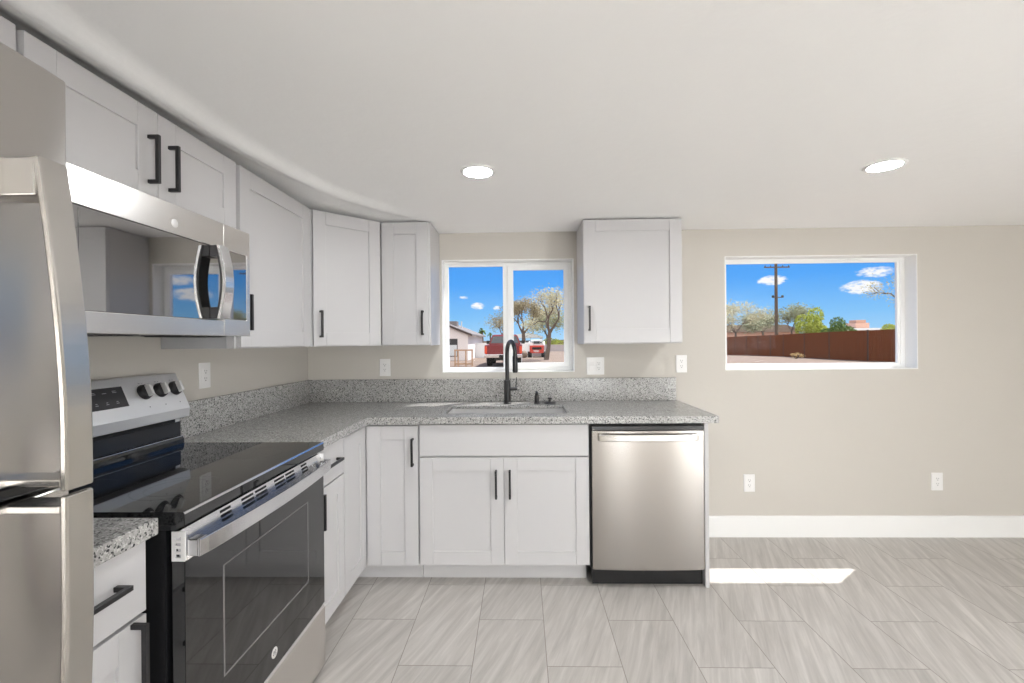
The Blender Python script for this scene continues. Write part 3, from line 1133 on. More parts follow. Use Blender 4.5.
# ------------------------------------------------------------------ microwave
MY0, MY1, MZ0, MZ1 = 1.056, 1.788, 1.345, 1.7575
MXF = -1.088
t = thing('microwave', 'stainless over-the-range microwave with dark mirror door, under the short wall cabinet', 'microwave', (XW + 0.002, 1.05, MZ0))
bm = B(); box(bm, XW + 0.002, MXF - 0.040, MY0 + 0.001, MY1 - 0.001, MZ0 + 0.012, MZ1); obj('body', bm, 'darkplastic', t, bevel=0.002)
MYS = 1.630
mm = basis((MXF - 0.038, MY0, MZ0), N_, E_)


def lp(bm, m=mm):
    return xf(bm, m)


H = MZ1 - MZ0 - 0.002
wD = MYS - 0.0015 - MY0
bm = B(); cells(bm, [0, 0.010, wD - 0.004, wD], [0, 0.056, H - 0.094, H], lambda i, j: not (i == 1 and j == 1), 0.0, 0.038, (0, 2, 1))
door = obj('door', lp(bm), 'steel', t, bevel=0.002)
bm = B(); box(bm, 0.0105, wD - 0.0045, 0.004, 0.0345, 0.0565, H - 0.0945); obj('window', lp(bm), 'mwglass', door, bevel=0.001)
bm = B(); box(bm, 0.034, 0.0350, 0.0344, 0.0349, 0.062, H - 0.10); obj('window_edge_line', lp(bm), 'darkplastic', door)
# badge on the upper band
bm = B(); lathe(bm, [(0.0135, 0.0), (0.0135, 0.0016), (0.0120, 0.0022), (0.0, 0.0022)], (0.339, 0.0379, H - 0.060), 32, Vector((0, 1, 0))); obj('badge', lp(bm), 'badge', door, smooth=True)
# bowed handle
bm = B()
hz0, hz1, hy = 0.060, H - 0.093, 0.527
n = 14
outer, inner = [], []
for k in range(n + 1):
    f = k / n
    z = hz0 + (hz1 - hz0) * f
    bow = math.sin(math.pi * f)
    outer.append((0.072 + 0.020 * bow, z))
    inner.append((0.060 + 0.020 * bow, z))
prism(bm, [(a, b) for a, b in outer] + [(a, b) for a, b in inner[::-1]], 0, hy - 0.026, hy + 0.022)
hd = obj('handle', lp(bm), 'steelh', door, bevel=0.0015)
for za, zb in ((hz0, hz0 + 0.040), (hz1 - 0.040, hz1)):
    bm = B(); box(bm, hy - 0.024, hy + 0.020, 0.0345, 0.0615, za, zb); obj('handle_mount', lp(bm), 'darkplastic', hd, bevel=0.002)
bm = B()
prism(bm, [(a - 0.0003, b) for a, b in inner] + [(a - 0.007, b) for a, b in inner[::-1]], 0, hy - 0.0255, hy + 0.0215)
obj('handle_backing', lp(bm), 'darkplastic', hd)
# control panel
w0, w1 = MYS - MY0, MY1 - MY0
bm = B(); cells(bm, [w0, w0 + 0.006, w1 - 0.022, w1], [0, 0.062, H - 0.094, H], lambda i, j: not (i == 1 and j == 1), 0.0, 0.038, (0, 2, 1))
cp = obj('control_panel', lp(bm), 'steel', t, bevel=0.002)
bm = B(); box(bm, w0 + 0.0065, w1 - 0.0225, 0.004, 0.0365, 0.0625, H - 0.0945); obj('control_glass', lp(bm), 'mwglass', cp, bevel=0.001)
# underside with vent grilles and lamp lens
bm = B(); box(bm, XW + 0.004, MXF - 0.012, MY0 + 0.012, MY1 - 0.012, MZ0 + 0.001, MZ0 + 0.0115)
und = obj('underside', bm, 'blackplastic', t, bevel=0.002)
for ya in (1.10, 1.50):
    bm = B(); box(bm, MXF - 0.20, MXF - 0.06, ya, ya + 0.23, MZ0 - 0.002, MZ0 + 0.0008)
    for k in range(8):
        box(bm, MXF - 0.195, MXF - 0.065, ya + 0.008 + k * 0.028, ya + 0.020 + k * 0.028, MZ0 - 0.0045, MZ0 - 0.0018)
    obj('vent_grille', bm, 'darkplastic', und)

# ------------------------------------------------------------------ range
RY0, RY1 = 1.054, 1.806
RXF = -0.804             # door front plane
t = thing('range', 'freestanding stainless electric range with black glass top, between fridge-side drawers and corner run', 'stove', (XW + 0.02, 1.43, 0))
bm = B(); box(bm, XW + 0.03, -0.852, RY0 + 0.004, RY1 - 0.004, 0.03, 0.872); obj('body', bm, 'blackplastic', t, bevel=0.003)
for fx in (XW + 0.09, -0.91):
    for fy in (RY0 + 0.06, RY1 - 0.06):
        bm = B(); lathe(bm, [(0.018, 0.0), (0.018, 0.010), (0.010, 0.014), (0.010, 0.0305), (0.0, 0.0305)], (fx, fy, 0.0008), 16); obj('foot', bm, 'blackplastic', t)
# cooktop: deep black front edge, glass surface with a thin bright front trim
bm = B()
prism(bm, [(-1.400, 0.8725), (-1.400, 0.9165), (-0.809, 0.9165), (-0.8040, 0.912), (-0.8030, 0.8865), (-0.807, 0.8825), (-0.830, 0.8725)], 1, RY0, RY1)
ct = obj('cooktop', bm, 'blackglass', t, bevel=0.0012)
bm = B(); prism(bm, [(-0.8085, 0.9164), (-0.8060, 0.9160), (-0.8030, 0.9124), (-0.8036, 0.9114), (-0.8065, 0.9150)], 1, RY0 + 0.001, RY1 - 0.001); obj('front_trim', bm, 'steelh', ct)
for cx, cy_, rs in ((-0.965, 1.24, (0.105, 0.075)), (-0.965, 1.62, (0.085,)), (-1.235, 1.24, (0.075,)), (-1.235, 1.62, (0.105, 0.07)), (-1.22, 1.43, (0.045,))):
    bm = B()
    for r in rs:
        lathe(bm, [(r - 0.0016, 0.0), (r - 0.0016, 0.00012), (r, 0.00012), (r, 0.0)], (cx, cy_, 0.9165), 56, cap=False)
    obj('burner_ring', bm, 'ring', ct)
# backguard
bm = B()
prism(bm, [(XW + 0.004, 0.917), (XW + 0.004, 1.196), (-1.408, 1.198), (-1.349, 1.060), (-1.353, 1.024), (-1.392, 1.016), (-1.400, 0.917)], 1, RY0, RY1)
bgd = obj('backguard', bm, 'panelsteel', t, bevel=0.002)
bm = B(); box(bm, -1.3925, -1.3860, RY0 + 0.004, RY1 - 0.004, 0.949, 1.004); obj('riser_panel', bm, 'riser', bgd, bevel=0.001)
bm = B(); box(bm, -1.400, -1.3885, RY0 + 0.05, RY1 - 0.03, 1.0045, 1.0175); obj('vent_slot', bm, 'darkgap', bgd)
bm = B(); prism(bm, [(-1.3995, 0.9172), (-1.3995, 0.9480), (-1.388, 0.9480), (-1.379, 0.943), (-1.374, 0.934), (-1.373, 0.9172)], 1, RY0 + 0.002, RY1 - 0.002); obj('base_trim', bm, 'blackglass', bgd)
bm = B(); tube(bm, [(-1.3795, RY0 + 0.003, 0.9445), (-1.3795, RY1 - 0.003, 0.9445)], 0.0024, 10); obj('base_bead', bm, 'steelh', bgd, smooth=True)
# slanted control face: local frame x along the range, z up the slope, y outwards
s0, s1 = Vector((-1.349, 0, 1.060)), Vector((-1.408, 0, 1.198))
sw = (s1 - s0).normalized()
sn = Vector((sw.z, 0, -sw.x))
SL = (s1 - s0).length
pm = basis((s0.x, RY0, s0.z), N_, sn, sw)
bm = B(); box(bm, 0.235, 0.487, 0.0004, 0.0020, 0.046, 0.120); disp = obj('display', xf(bm, pm), 'darkplastic', bgd, bevel=0.0006, seg=1)
for i in range(6):
    x = 0.255 + i * 0.038
    for segs in ([(x, 0.062, x + 0.009)], [(x + 0.002, 0.068, x + 0.007)], [(x, 0.101, x + 0.014)], [(x, 0.106, x + 0.012)] if i % 2 else []):
        for xa, za, xb in segs:
            bm = B(); stroke(bm, (xa, za), (xb, za), 0.0016, 0.0003)
            xf(bm, Matrix.Translation((0, 0.0019, 0))); obj('display_mark', xf(bm, pm), 'mark', disp)
for kx in (0.036, 0.112, 0.568, 0.641, 0.713):
    c = (kx, 0.0, 0.088)
    bm = B(); lathe(bm, [(0.0285, 0.0004), (0.0285, 0.003), (0.0260, 0.012), (0.0225, 0.016), (0.0, 0.016)], c, 36, Vector((0, 1, 0)))
    kb = obj('knob', xf(bm, pm), 'blackmetal', bgd, smooth=True)
    bm = B()
    prism(bm, [(-0.0225, 0.014), (-0.020, 0.034), (0.020, 0.034), (0.0225, 0.014)], 0, -0.0060, 0.0060)
    xf(bm, basis((0, 0, 0), (1, 0, 0), (0, 0, 1), (0, 1, 0)) if False else Matrix(((1, 0, 0, kx), (0, 0, 1, 0), (0, 1, 0, 0.088), (0, 0, 0, 1))))
    # the line above maps the extruded (y, z) outline to (slope, outward)
    obj('grip', xf(bm, pm), 'badge', kb, bevel=0.0025)
    bm = B(); lathe(bm, [(0.0020, 0.0003), (0.0020, 0.0008), (0.0, 0.0008)], (kx, 0.0, 0.030), 12, Vector((0, 1, 0))); obj('knob_mark', xf(bm, pm), 'slot', bgd)
    bm = B()
    stroke(bm, (kx - 0.010, 0.1235), (kx - 0.004, 0.1235), 0.0012, 0.0005)
    stroke(bm, (kx + 0.004, 0.1235), (kx + 0.008, 0.1235), 0.0012, 0.0005)
    xf(bm, Matrix.Translation((0, 0.0003, 0))); obj('knob_mark', xf(bm, pm), 'slot', bgd)
# oven door
DZ0, DZ1 = 0.272, 0.8705
om = basis((RXF - 0.032, RY0 + 0.001, DZ0), N_, E_)
wO, hO = RY1 - RY0 - 0.002, DZ1 - DZ0
ZS = 0.800 - DZ0
bm = B(); box(bm, 0.0, wO, 0.0, 0.0318, 0.0, ZS - 0.001); od = obj('oven_door', xf(bm, om), 'ovenglass', t, bevel=0.0015)
# inner window: a thin lighter border line printed on the glass
wx0, wx1, wz0, wz1 = 0.135, 0.615, 0.152, 0.452
bm = B(); cells(bm, [wx0, wx0 + 0.006, wx1 - 0.006, wx1], [wz0, wz0 + 0.006, wz1 - 0.003, wz1], lambda i, j: not (i == 1 and j == 1), 0.0319, 0.0323, (0, 2, 1))
obj('window_border', xf(bm, om), 'ring2' if 'ring2' in MAT else 'mark', od)
bm = B(); lathe(bm, [(0.0165, 0.0), (0.0165, 0.0012), (0.0148, 0.0016), (0.0142, 0.0010), (0.0, 0.0010)], (0.380, 0.0319, 0.050), 32, Vector((0, 1, 0)))
bd = obj('badge', xf(bm, om), 'badge', od, smooth=True)
bm = B()
cx_, cz_ = 0.380, 0.050
for pts2 in ([(-0.008, 0.002), (-0.005, 0.007), (-0.001, 0.004), (-0.003, -0.002), (-0.007, -0.006), (-0.009, -0.002)], [(0.001, 0.006), (0.005, 0.007), (0.007, 0.003), (0.002, 0.000), (0.006, -0.003), (0.008, -0.007), (0.002, -0.007)]):
    for a, b in zip(pts2, pts2[1:]):
        stroke(bm, (cx_ + a[0], cz_ + a[1]), (cx_ + b[0], cz_ + b[1]), 0.0014, 0.0006)
xf(bm, Matrix.Translation((0, 0.0329, 0))); obj('monogram', xf(bm, om), 'darkplastic', bd)
# stainless band with vent slots
slots = []
yb = 0.138
for a, b in ((0.145, 0.190), (0.238, 0.296), (0.306, 0.366), (0.412, 0.472), (0.482, 0.540), (0.590, 0.634)):
    slots.append((a, b))
xs_ = sorted(set([0.0, wO] + [v for s in slots for v in s]))
zs_ = [ZS, ZS + 0.0345, ZS + 0.0415, ZS + 0.0465, ZS + 0.0535, ZS + 0.0585, ZS + 0.0650, hO]


def in_band(i, j):
    a, b = xs_[i], xs_[i + 1]
    return not (j in (1, 3, 5) and any(abs(a - s[0]) < 1e-6 and abs(b - s[1]) < 1e-6 for s in slots))


bm = B(); cells(bm, xs_, zs_, in_band, 0.022, 0.0330, (0, 2, 1))
xf(bm, Matrix(((1, 0, 0, 0), (0, 1, -0.24, 0.24 * ZS), (0, 0, 1, 0), (0, 0, 0, 1))))
band = obj('vent_band', xf(bm, om), 'steelh', od)
bm = B(); box(bm, 0.004, wO - 0.004, -0.004, 0.004, ZS + 0.0005, hO - 0.001)
for ea, eb in ((0.0037, 0.012), (wO - 0.012, wO - 0.0037)):
    box(bm, ea, eb, 0.0045, 0.0150, ZS + 0.002, hO - 0.004)
obj('band_backing', xf(bm, om), 'darkgap', band)
for e0, e1 in ((-0.0010, 0.0035), (wO - 0.0035, wO + 0.0010)):
    zz = [ZS, ZS + 0.009, ZS + 0.0165, ZS + 0.0225, ZS + 0.030, ZS + 0.036, ZS + 0.0435, ZS + 0.0495, ZS + 0.057, hO]
    bm = B(); cells(bm, [0.0005, 0.0085, 0.0225, 0.0325], zz, lambda i, j: not (i == 1 and j in (1, 3, 5, 7)), e0, e1, (1, 2, 0))
    obj('band_end_cap', xf(bm, om), 'badge', band)
# bowed bar handle
bm = B()
n = 28
ya, yz = 0.006, wO - 0.006
zc0, zc1 = 0.8085 - DZ0, 0.8490 - DZ0
L0, L1 = [], []
for k in range(n + 1):
    f = k / n
    y = ya + (yz - ya) * f
    bow = 0.020 * math.sin(math.pi * f) ** 0.8
    L0.append((y, 0.0640 + bow))
    L1.append((y, 0.0580 + bow))
prism(bm, L0 + L1[::-1], 2, zc0, zc1)
hd = obj('handle', xf(bm, om), 'steelh', od, bevel=0.0015, seg=2)
for a, b in ((ya, ya + 0.034), (yz - 0.034, yz)):
    bm = B(); box(bm, a, b, 0.0320, 0.0600, zc0 + 0.0005, zc1 - 0.0005); obj('handle_mount', xf(bm, om), 'steelh', hd, bevel=0.003)
# storage drawer
bm = B()
prism(bm, [(-0.850, 0.030), (-0.806, 0.030), (-0.803, 0.034), (-0.803, 0.246), (-0.8045, 0.257), (-0.810, 0.264), (-0.822, 0.266), (-0.850, 0.262)], 1, RY0 + 0.001, RY1 - 0.001)
obj('storage_drawer', bm, 'steel', t, bevel=0.001)

# ------------------------------------------------------------------ refrigerator
FXD = -0.688             # door front plane at its edges
FY0_, FY1_ = -0.085, 0.673
t = thing('refrigerator', 'tall stainless top-freezer refrigerator at the left edge beside the range', 'refrigerator', (XW + 0.02, 0.29, 0))
bm = B(); box(bm, XW + 0.03, FXD - 0.058, FY0_ + 0.004, FY1_ - 0.004, 0.03, 1.706); obj('cabinet_body', bm, 'darkplastic', t, bevel=0.004)
bm = B(); box(bm, FXD - 0.045, FXD - 0.02, FY0_ + 0.02, FY1_ - 0.02, 0.012, 0.088); obj('kick_grille', bm, 'blackplastic', t, bevel=0.002)
for fy in (FY0_ + 0.06, FY1_ - 0.06):
    bm = B(); lathe(bm, [(0.02, 0.0), (0.02, 0.012), (0.012, 0.016), (0.012, 0.031), (0.0, 0.031)], (FXD - 0.10, fy, 0.0008), 16); obj('foot', bm, 'blackplastic', t)


def fridge_door(name, z0, z1):
    bm = B()
    front = []
    n = 20
    for k in range(n + 1):
        f = k / n
        y = FY0_ + (FY1_ - FY0_) * f
        g = 2 * f - 1
        edge = max(0.0, abs(g) - 0.965) / 0.035
        front.append((FXD + 0.012 * (1 - abs(g) ** 2.6) - 0.002 * edge ** 2, y))
    prism(bm, front + [(FXD - 0.052, FY1_), (FXD - 0.052, FY0_)], 2, z0, z1)
    return uv_plane(obj(name, bm, 'steelf', t, bevel=0.003, smooth=True), 1, 2)


def fridge_handle(door, prof, z_mount, z_tip):
    """prof: list of (z, x) of the outer face; solid foot towards the door at z_mount and z_tip spans"""
    y0, y1 = 0.581, 0.619
    bm = B()
    outer = [(x, z) for z, x in prof]
    inner = [(x - 0.010, z) for z, x in prof]
    prism(bm, outer + inner[::-1], 1, y0, y1)
    h = obj('handle', bm, 'steelg', door, bevel=0.0025, seg=2)
    for za, zb, xa in (z_mount, z_tip):
        bm = B(); box(bm, FXD - 0.004, xa, y0 + 0.0008, y1 - 0.0008, za, zb); obj('handle_mount', bm, 'steelg', h, bevel=0.002)
    return h


dz = fridge_door('freezer_door', 1.127, 1.716)
prof = []
for k in range(17):
    f = k / 16
    prof.append((1.1225 + f * (1.566 - 1.1225), -0.600 - 0.034 * max(0.0, (f - 0.18) / 0.82) ** 1.6))
fridge_handle(dz, prof, (1.514, 1.565, -0.640), (1.1280, 1.138, -0.609))
dz2 = fridge_door('fridge_door', 0.095, 1.104)
prof = []
for k in range(17):
    f = k / 16
    prof.append((1.1165 - f * 0.64, -0.600 - 0.040 * max(0.0, (f - 0.22) / 0.78) ** 1.7))
fridge_handle(dz2, prof, (0.478, 0.525, -0.646), (1.092, 1.1035, -0.609))
bm = B(); box(bm, FXD - 0.057, FXD - 0.050, FY0_ + 0.012, FY1_ - 0.012, 1.1045, 1.1265); obj('door_gasket', bm, 'darkgap', t)
bm = B(); box(bm, FXD - 0.056, FXD - 0.006, 0.02, FY1_ - 0.010, 1.1065, 1.1245); obj('centre_hinge_cover', bm, 'blackplastic', t, bevel=0.003)
bm = B(); box(bm, FXD - 0.10, FXD - 0.018, FY1_ - 0.085, FY1_ - 0.015, 1.7165, 1.728); obj('hinge_cover', bm, 'darkplastic', t, bevel=0.004)
# ------------------------------------------------------------------ dishwasher
DX0, DX1 = 0.365, 0.955
t = thing('dishwasher', 'stainless steel dishwasher with bar handle at the right end of the base run', 'dishwasher', (0.66, 2.7, 0))
bm = B(); box(bm, DX0 - 0.005, DX1 + 0.003, YB + 0.004, D - 0.05, 0.09, 0.868); obj('tub', bm, 'blackplastic', t, bevel=0.002)
bm = B()
front = []
n = 16
for k in range(n + 1):
    f = k / n
    g = 2 * f - 1
    front.append((DX0 + (DX1 - DX0) * f, 2.405 - 0.010 * (1 - abs(g) ** 2.2)))
prism(bm, front + [(DX1, YB), (DX0, YB)], 2, 0.101, 0.838)
dd = uv_plane(obj('door', bm, 'steelw', t, bevel=0.003, smooth=True), 0, 2)
bm = B(); box(bm, DX0, DX1, 2.4065, YB + 0.003, 0.8385, 0.862); obj('top_strip', bm, 'blackplastic', t, bevel=0.002)
bm = B(); box(bm, DX0 - 0.008, DX0 - 0.0005, YB - 0.012, YB + 0.003, 0.10, 0.868); obj('side_gasket', bm, 'darkgap', t)
bm = B(); box(bm, DX0 + 0.002, DX1 + 0.002, 2.445, 2.462, 0.006, 0.097); kp = obj('kick_plate', bm, 'blackplastic', t, bevel=0.002)
for fx in (DX0 + 0.05, DX1 - 0.05):
    bm = B(); lathe(bm, [(0.016, 0.0), (0.016, 0.008), (0.008, 0.010), (0.008, 0.0905), (0.0, 0.0905)], (fx, 2.49, 0.0008), 14); obj('foot', bm, 'blackplastic', t)
bm = B()
n = 24
hx0, hx1 = DX0 + 0.032, DX1 - 0.034
L0, L1 = [], []
for k in range(n + 1):
    f = k / n
    bow = 0.016 * math.sin(math.pi * f) ** 0.75
    L0.append((hx0 + (hx1 - hx0) * f, 2.384 - 0.008 - bow))
    L1.append((hx0 + (hx1 - hx0) * f, 2.384 + 0.004 - bow))
prism(bm, L0 + L1[::-1], 2, 0.787, 0.823)
hd = obj('handle', bm, 'steelg', dd, bevel=0.004, seg=3)
for a, b in ((hx0, hx0 + 0.026), (hx1 - 0.026, hx1)):
    bm = B(); box(bm, a, b, 2.380, 2.404, 0.788, 0.822); obj('handle_mount', bm, 'steelg', hd, bevel=0.002)

# ------------------------------------------------------------------ outdoors
GZ = -0.04
bm = B()
gx = [-120, -40, -10, -1.6, 3.9, 10, 40, 120]
gy = [3.25, 8, 20, 60, 200]
gxs, gys = [-120, XW - WT - 0.01, XR + WT + 0.01, 120], [-60, YR - WT - 0.01, D + WT + 0.01, 220]
cells(bm, gxs, gys, lambda i, j: not (i == 1 and j == 1), GZ - 0.2, GZ)
struct('ground', bm, 'dirt')


def foliage(bm, pts, size, rnd, flat=0.4):
    for p in pts:
        s = size * rnd.uniform(0.6, 1.3)
        a = Vector((rnd.uniform(-1, 1), rnd.uniform(-1, 1), rnd.uniform(-flat, flat))).normalized()
        b = a.cross(Vector((rnd.uniform(-1, 1), rnd.uniform(-1, 1), rnd.uniform(-1, 1)))).normalized()
        q = [p - a * s, p - b * s * 0.5, p + a * s, p + b * s * 0.5]
        bm.faces.new([bm.verts.new(v) for v in q])


def branch(bm, p, d, L, r, depth, rnd, tips, spread=0.65, up=0.25, kids=(2, 3)):
    pts, rs = [p], [r]
    q, dd_ = p.copy(), d.copy()
    for k in range(4):
        dd_ = (dd_ + Vector((rnd.uniform(-1, 1), rnd.uniform(-1, 1), rnd.uniform(-0.6, 1))) * 0.16).normalized()
        q = q + dd_ * L / 4
        pts.append(q.copy())
        rs.append(r * (1 - 0.13 * (k + 1)))
    tube(bm, pts, rs, 7 if depth > 1 else 5)
    tips.append((q.copy(), depth))
    if depth == 0:
        tips.append(((pts[2] + Vector((0, 0, 0))), 0))
        return
    for k in range(rnd.choice(kids)):
        a = rnd.uniform(0, 2 * math.pi)
        x, y = frame_of(dd_)
        nd_ = (dd_ + (x * math.cos(a) + y * math.sin(a)) * rnd.uniform(spread * 0.6, spread * 1.4) + Vector((0, 0, up))).normalized()
        branch(bm, q, nd_, L * rnd.uniform(0.62, 0.85), r * 0.58, depth - 1, rnd, tips, spread, up, kids)


def tree(name, label, cat, loc, trunk_h, r, depth, leafmat, leaf_n, leaf_s, seed, lean=(0, 0), spread=0.7, up=0.2, cloud=0.5, group=None, L0=None):
    rnd = random.Random(seed)
    t = thing(name, label, cat, loc, group)
    bm = B()
    tips = []
    loc = Vector(loc)
    d0 = Vector((lean[0], lean[1], 1)).normalized()
    top = loc + d0 * trunk_h
    tube(bm, [loc + Vector((0, 0, -0.05)), loc + d0 * trunk_h * 0.4 + Vector((0.03 * trunk_h, 0, 0)), top], [r * 1.25, r, r * 0.85], 9)
    for k in range(3):
        a = 2 * math.pi * k / 3 + rnd.uniform(-0.5, 0.5)
        dv_ = (d0 * 0.9 + Vector((math.cos(a), math.sin(a), 0)) * spread).normalized()
        branch(bm, top, dv_, L0 or trunk_h * 0.6, r * 0.62, depth, rnd, tips, spread, up)
    obj('trunk', bm, 'bark', t)
    bm = B()
    low = [p for p, dp in tips if dp <= 1] or [p for p, dp in tips]
    pts = []
    for k in range(leaf_n):
        c = rnd.choice(low)
        pts.append(c + Vector((rnd.gauss(0, cloud), rnd.gauss(0, cloud), rnd.gauss(0, cloud * 0.7))))
    foliage(bm, pts, leaf_s, rnd)
    obj('foliage', bm, leafmat, t)
    return t


def bush(name, label, cat, loc, rx, ry, rz, leafmat, n, s, seed, group=None):
    """rounded shrub: short stems and a lumpy crown"""
    rnd = random.Random(seed)
    t = thing(name, label, cat, loc, group)
    loc = Vector(loc)
    bm = B()
    for k in range(6):
        a = rnd.uniform(0, 6.28)
        tube(bm, [loc, loc + Vector((math.cos(a) * rx * 0.25, math.sin(a) * ry * 0.25, rz * 0.7)), loc + Vector((math.cos(a) * rx * 0.5, math.sin(a) * ry * 0.5, rz * 1.3))], [0.05, 0.035, 0.015], 6)
    obj('stems', bm, 'bark', t)
    lumps = []
    for k in range(14):
        v = Vector((rnd.gauss(0, 1), rnd.gauss(0, 1), rnd.gauss(0, 1))).normalized() * rnd.uniform(0.35, 0.75)
        lumps.append((v, rnd.uniform(0.28, 0.45)))
    bm = B()
    pts = []
    for k in range(n):
        c, r = rnd.choice(lumps)
        v = c + Vector((rnd.gauss(0, 1), rnd.gauss(0, 1), rnd.gauss(0, 1))).normalized() * r * rnd.uniform(0.75, 1.0)
        pts.append(loc + Vector((v.x * rx, v.y * ry, rz + v.z * rz)))
    foliage(bm, pts, s, rnd, 1.0)
    obj('foliage', bm, leafmat, t)
    return t


# ---- pickup truck, rear towards the house
TL = Vector((-1.0, 24.0, GZ))
t = thing('pickup_truck', 'red pickup truck parked outside with its tailgate towards the sink window', 'truck', TL)


def tw(bm):
    bmesh.ops.translate(bm, vec=TL, verts=bm.verts)
    return bm


def arch(yc, r, z0, n=8):
    return [(yc - r * math.cos(math.pi * k / n), z0 + r * math.sin(math.pi * k / n)) for k in range(n + 1)]


low = [(0.05, 0.62)] + arch(1.15, 0.46, 0.50) + [(1.7, 0.46), (3.9, 0.46)] + arch(4.5, 0.46, 0.50) + [(5.35, 0.55), (5.42, 0.95), (5.2, 1.12), (4.0, 1.20), (2.05, 1.20), (2.05, 0.78), (0.05, 0.78)]
bm = B(); prism(bm, low, 0, -0.96, 0.96); obj('body', tw(bm), 'truckred', t, bevel=0.03)
bm = B()
for x0, x1 in ((-1.0, -0.86), (0.86, 1.0)):
    prism(bm, [(0.03, 0.80), (0.03, 1.17), (2.02, 1.20), (2.02, 0.80)], 0, x0, x1)
bed = obj('bed_sides', tw(bm), 'truckred', t, bevel=0.03)
bm = B(); box(bm, -0.855, 0.855, 0.0, 0.07, 0.66, 1.165); tg = obj('tailgate', tw(bm), 'truckred', t, bevel=0.02)
bm = B(); box(bm, -0.70, 0.70, -0.006, 0.002, 0.98, 1.06); obj('pressed_band', tw(bm), 'truckred', tg, bevel=0.004)
bm = B(); box(bm, 0.0, 0.18, -0.02, 0.0, 1.02, 1.07); obj('latch_handle', tw(bm), 'blackplastic', tg)
for sx in (-1, 1):
    bm = B(); box(bm, sx * 0.93 - 0.07, sx * 0.93 + 0.07, -0.012, 0.05, 0.72, 1.10); obj('tail_lamp', tw(bm), 'taillight', t, bevel=0.01)
bm = B(); prism(bm, [(-0.14, 0.50), (-0.14, 0.68), (0.04, 0.70), (0.04, 0.50)], 0, -1.0, 1.0); bp_ = obj('bumper', tw(bm), 'chrome', t, bevel=0.02)
bm = B(); box(bm, -0.22, 0.08, -0.15, -0.139, 0.50, 0.66); obj('plate_recess', tw(bm), 'blackplastic', bp_)
# cab
bm = B()
loft(bm, [[(-0.92, 2.06, 1.18), (0.92, 2.06, 1.18), (0.92, 4.0, 1.18), (-0.92, 4.0, 1.18)],
          [(-0.90, 2.08, 1.26), (0.90, 2.08, 1.26), (0.90, 3.9, 1.26), (-0.90, 3.9, 1.26)],
          [(-0.73, 2.22, 1.70), (0.73, 2.22, 1.70), (0.73, 3.25, 1.70), (-0.73, 3.25, 1.70)],
          [(-0.64, 2.32, 1.76), (0.64, 2.32, 1.76), (0.64, 3.1, 1.76), (-0.64, 3.1, 1.76)]], True, True)
cabm = obj('cab', tw(bm), 'truckred', t, bevel=0.02)
bm = B()
loft(bm, [[(-0.80, 2.070, 1.27), (0.80, 2.070, 1.27), (0.80, 2.10, 1.27), (-0.80, 2.10, 1.27)],
          [(-0.66, 2.190, 1.66), (0.66, 2.190, 1.66), (0.66, 2.22, 1.66), (-0.66, 2.22, 1.66)]], True, True)
obj('rear_window', tw(bm), 'carglass', cabm)
for sx in (-1, 1):
    bm = B()
    loft(bm, [[(sx * 0.905, 2.35, 1.27), (sx * 0.905, 3.70, 1.27), (sx * 0.88, 3.70, 1.27), (sx * 0.88, 2.35, 1.27)],
              [(sx * 0.765, 2.45, 1.64), (sx * 0.765, 3.25, 1.64), (sx * 0.73, 3.25, 1.64), (sx * 0.73, 2.45, 1.64)]], True, True)
    obj('side_window', tw(bm), 'carglass', cabm)
    bm = B(); box(bm, sx * 1.06 - 0.11, sx * 1.06 + 0.11, 3.55, 3.62, 1.22, 1.42); mr = obj('mirror', tw(bm), 'blackplastic', cabm, bevel=0.02)
    for yc in (1.15, 4.5):
        bm = B(); lathe(bm, [(0.0, -0.15), (0.30, -0.15), (0.40, -0.13), (0.40, 0.13), (0.30, 0.15), (0.0, 0.15)], (sx * 0.80, yc, 0.405), 28, Vector((1, 0, 0)))
        wh = obj('wheel', tw(bm), 'tyre', t, smooth=True)
        bm = B(); lathe(bm, [(0.0, 0.0), (0.24, 0.0), (0.26, 0.01), (0.10, 0.03), (0.0, 0.03)], (sx * 0.962, yc, 0.405), 20, Vector((sx, 0, 0)))
        obj('hub', tw(bm), 'machinegrey', wh, smooth=True)
bm = B(); box(bm, -0.5, 0.5, 0.2, 5.0, 0.34, 0.47); obj('chassis', tw(bm), 'blackplastic', t)

# ---- compact track loader
SLc = Vector((1.24, 38.0, GZ))
t = thing('skid_steer_loader', 'small orange-red track loader parked in the yard beyond the pickup', 'loader', SLc)


def sw_(bm):
    bmesh.ops.translate(bm, vec=SLc, verts=bm.verts)
    return bm


for sx in (-1, 1):
    bm = B(); prism(bm, [(0.0, 0.12), (0.12, 0.0), (1.7, 0.0), (1.9, 0.16), (1.8, 0.42), (0.2, 0.50), (0.0, 0.36)], 0, sx * 0.60 - 0.17, sx * 0.60 + 0.17); obj('track', sw_(bm), 'tyre', t, bevel=0.02)
bm = B(); box(bm, -0.60, 0.60, 0.05, 1.7, 0.40, 1.0); obj('body', sw_(bm), 'orangered', t, bevel=0.04)
bm = B(); box(bm, -0.52, 0.52, -0.03, 0.06, 0.36, 0.98); tgd = obj('rear_door', sw_(bm), 'orangered', t, bevel=0.03)
bm = B(); box(bm, -0.40, 0.40, -0.04, -0.028, 0.66, 0.86); obj('grille', sw_(bm), 'blackplastic', tgd)
bm = B()
letters(bm, 'T650', -0.28, 0.46, 0.14, 0.035, 0.01)
xf(bm, Matrix.Translation((0, -0.041, 0))); obj('lettering', sw_(bm), 'whitewall', tgd)
bm = B(); prism(bm, [(0.25, 1.0), (0.32, 1.46), (1.3, 1.50), (1.5, 1.0)], 0, -0.50, 0.50); cb_ = obj('cab', sw_(bm), 'machinegrey', t, bevel=0.03)
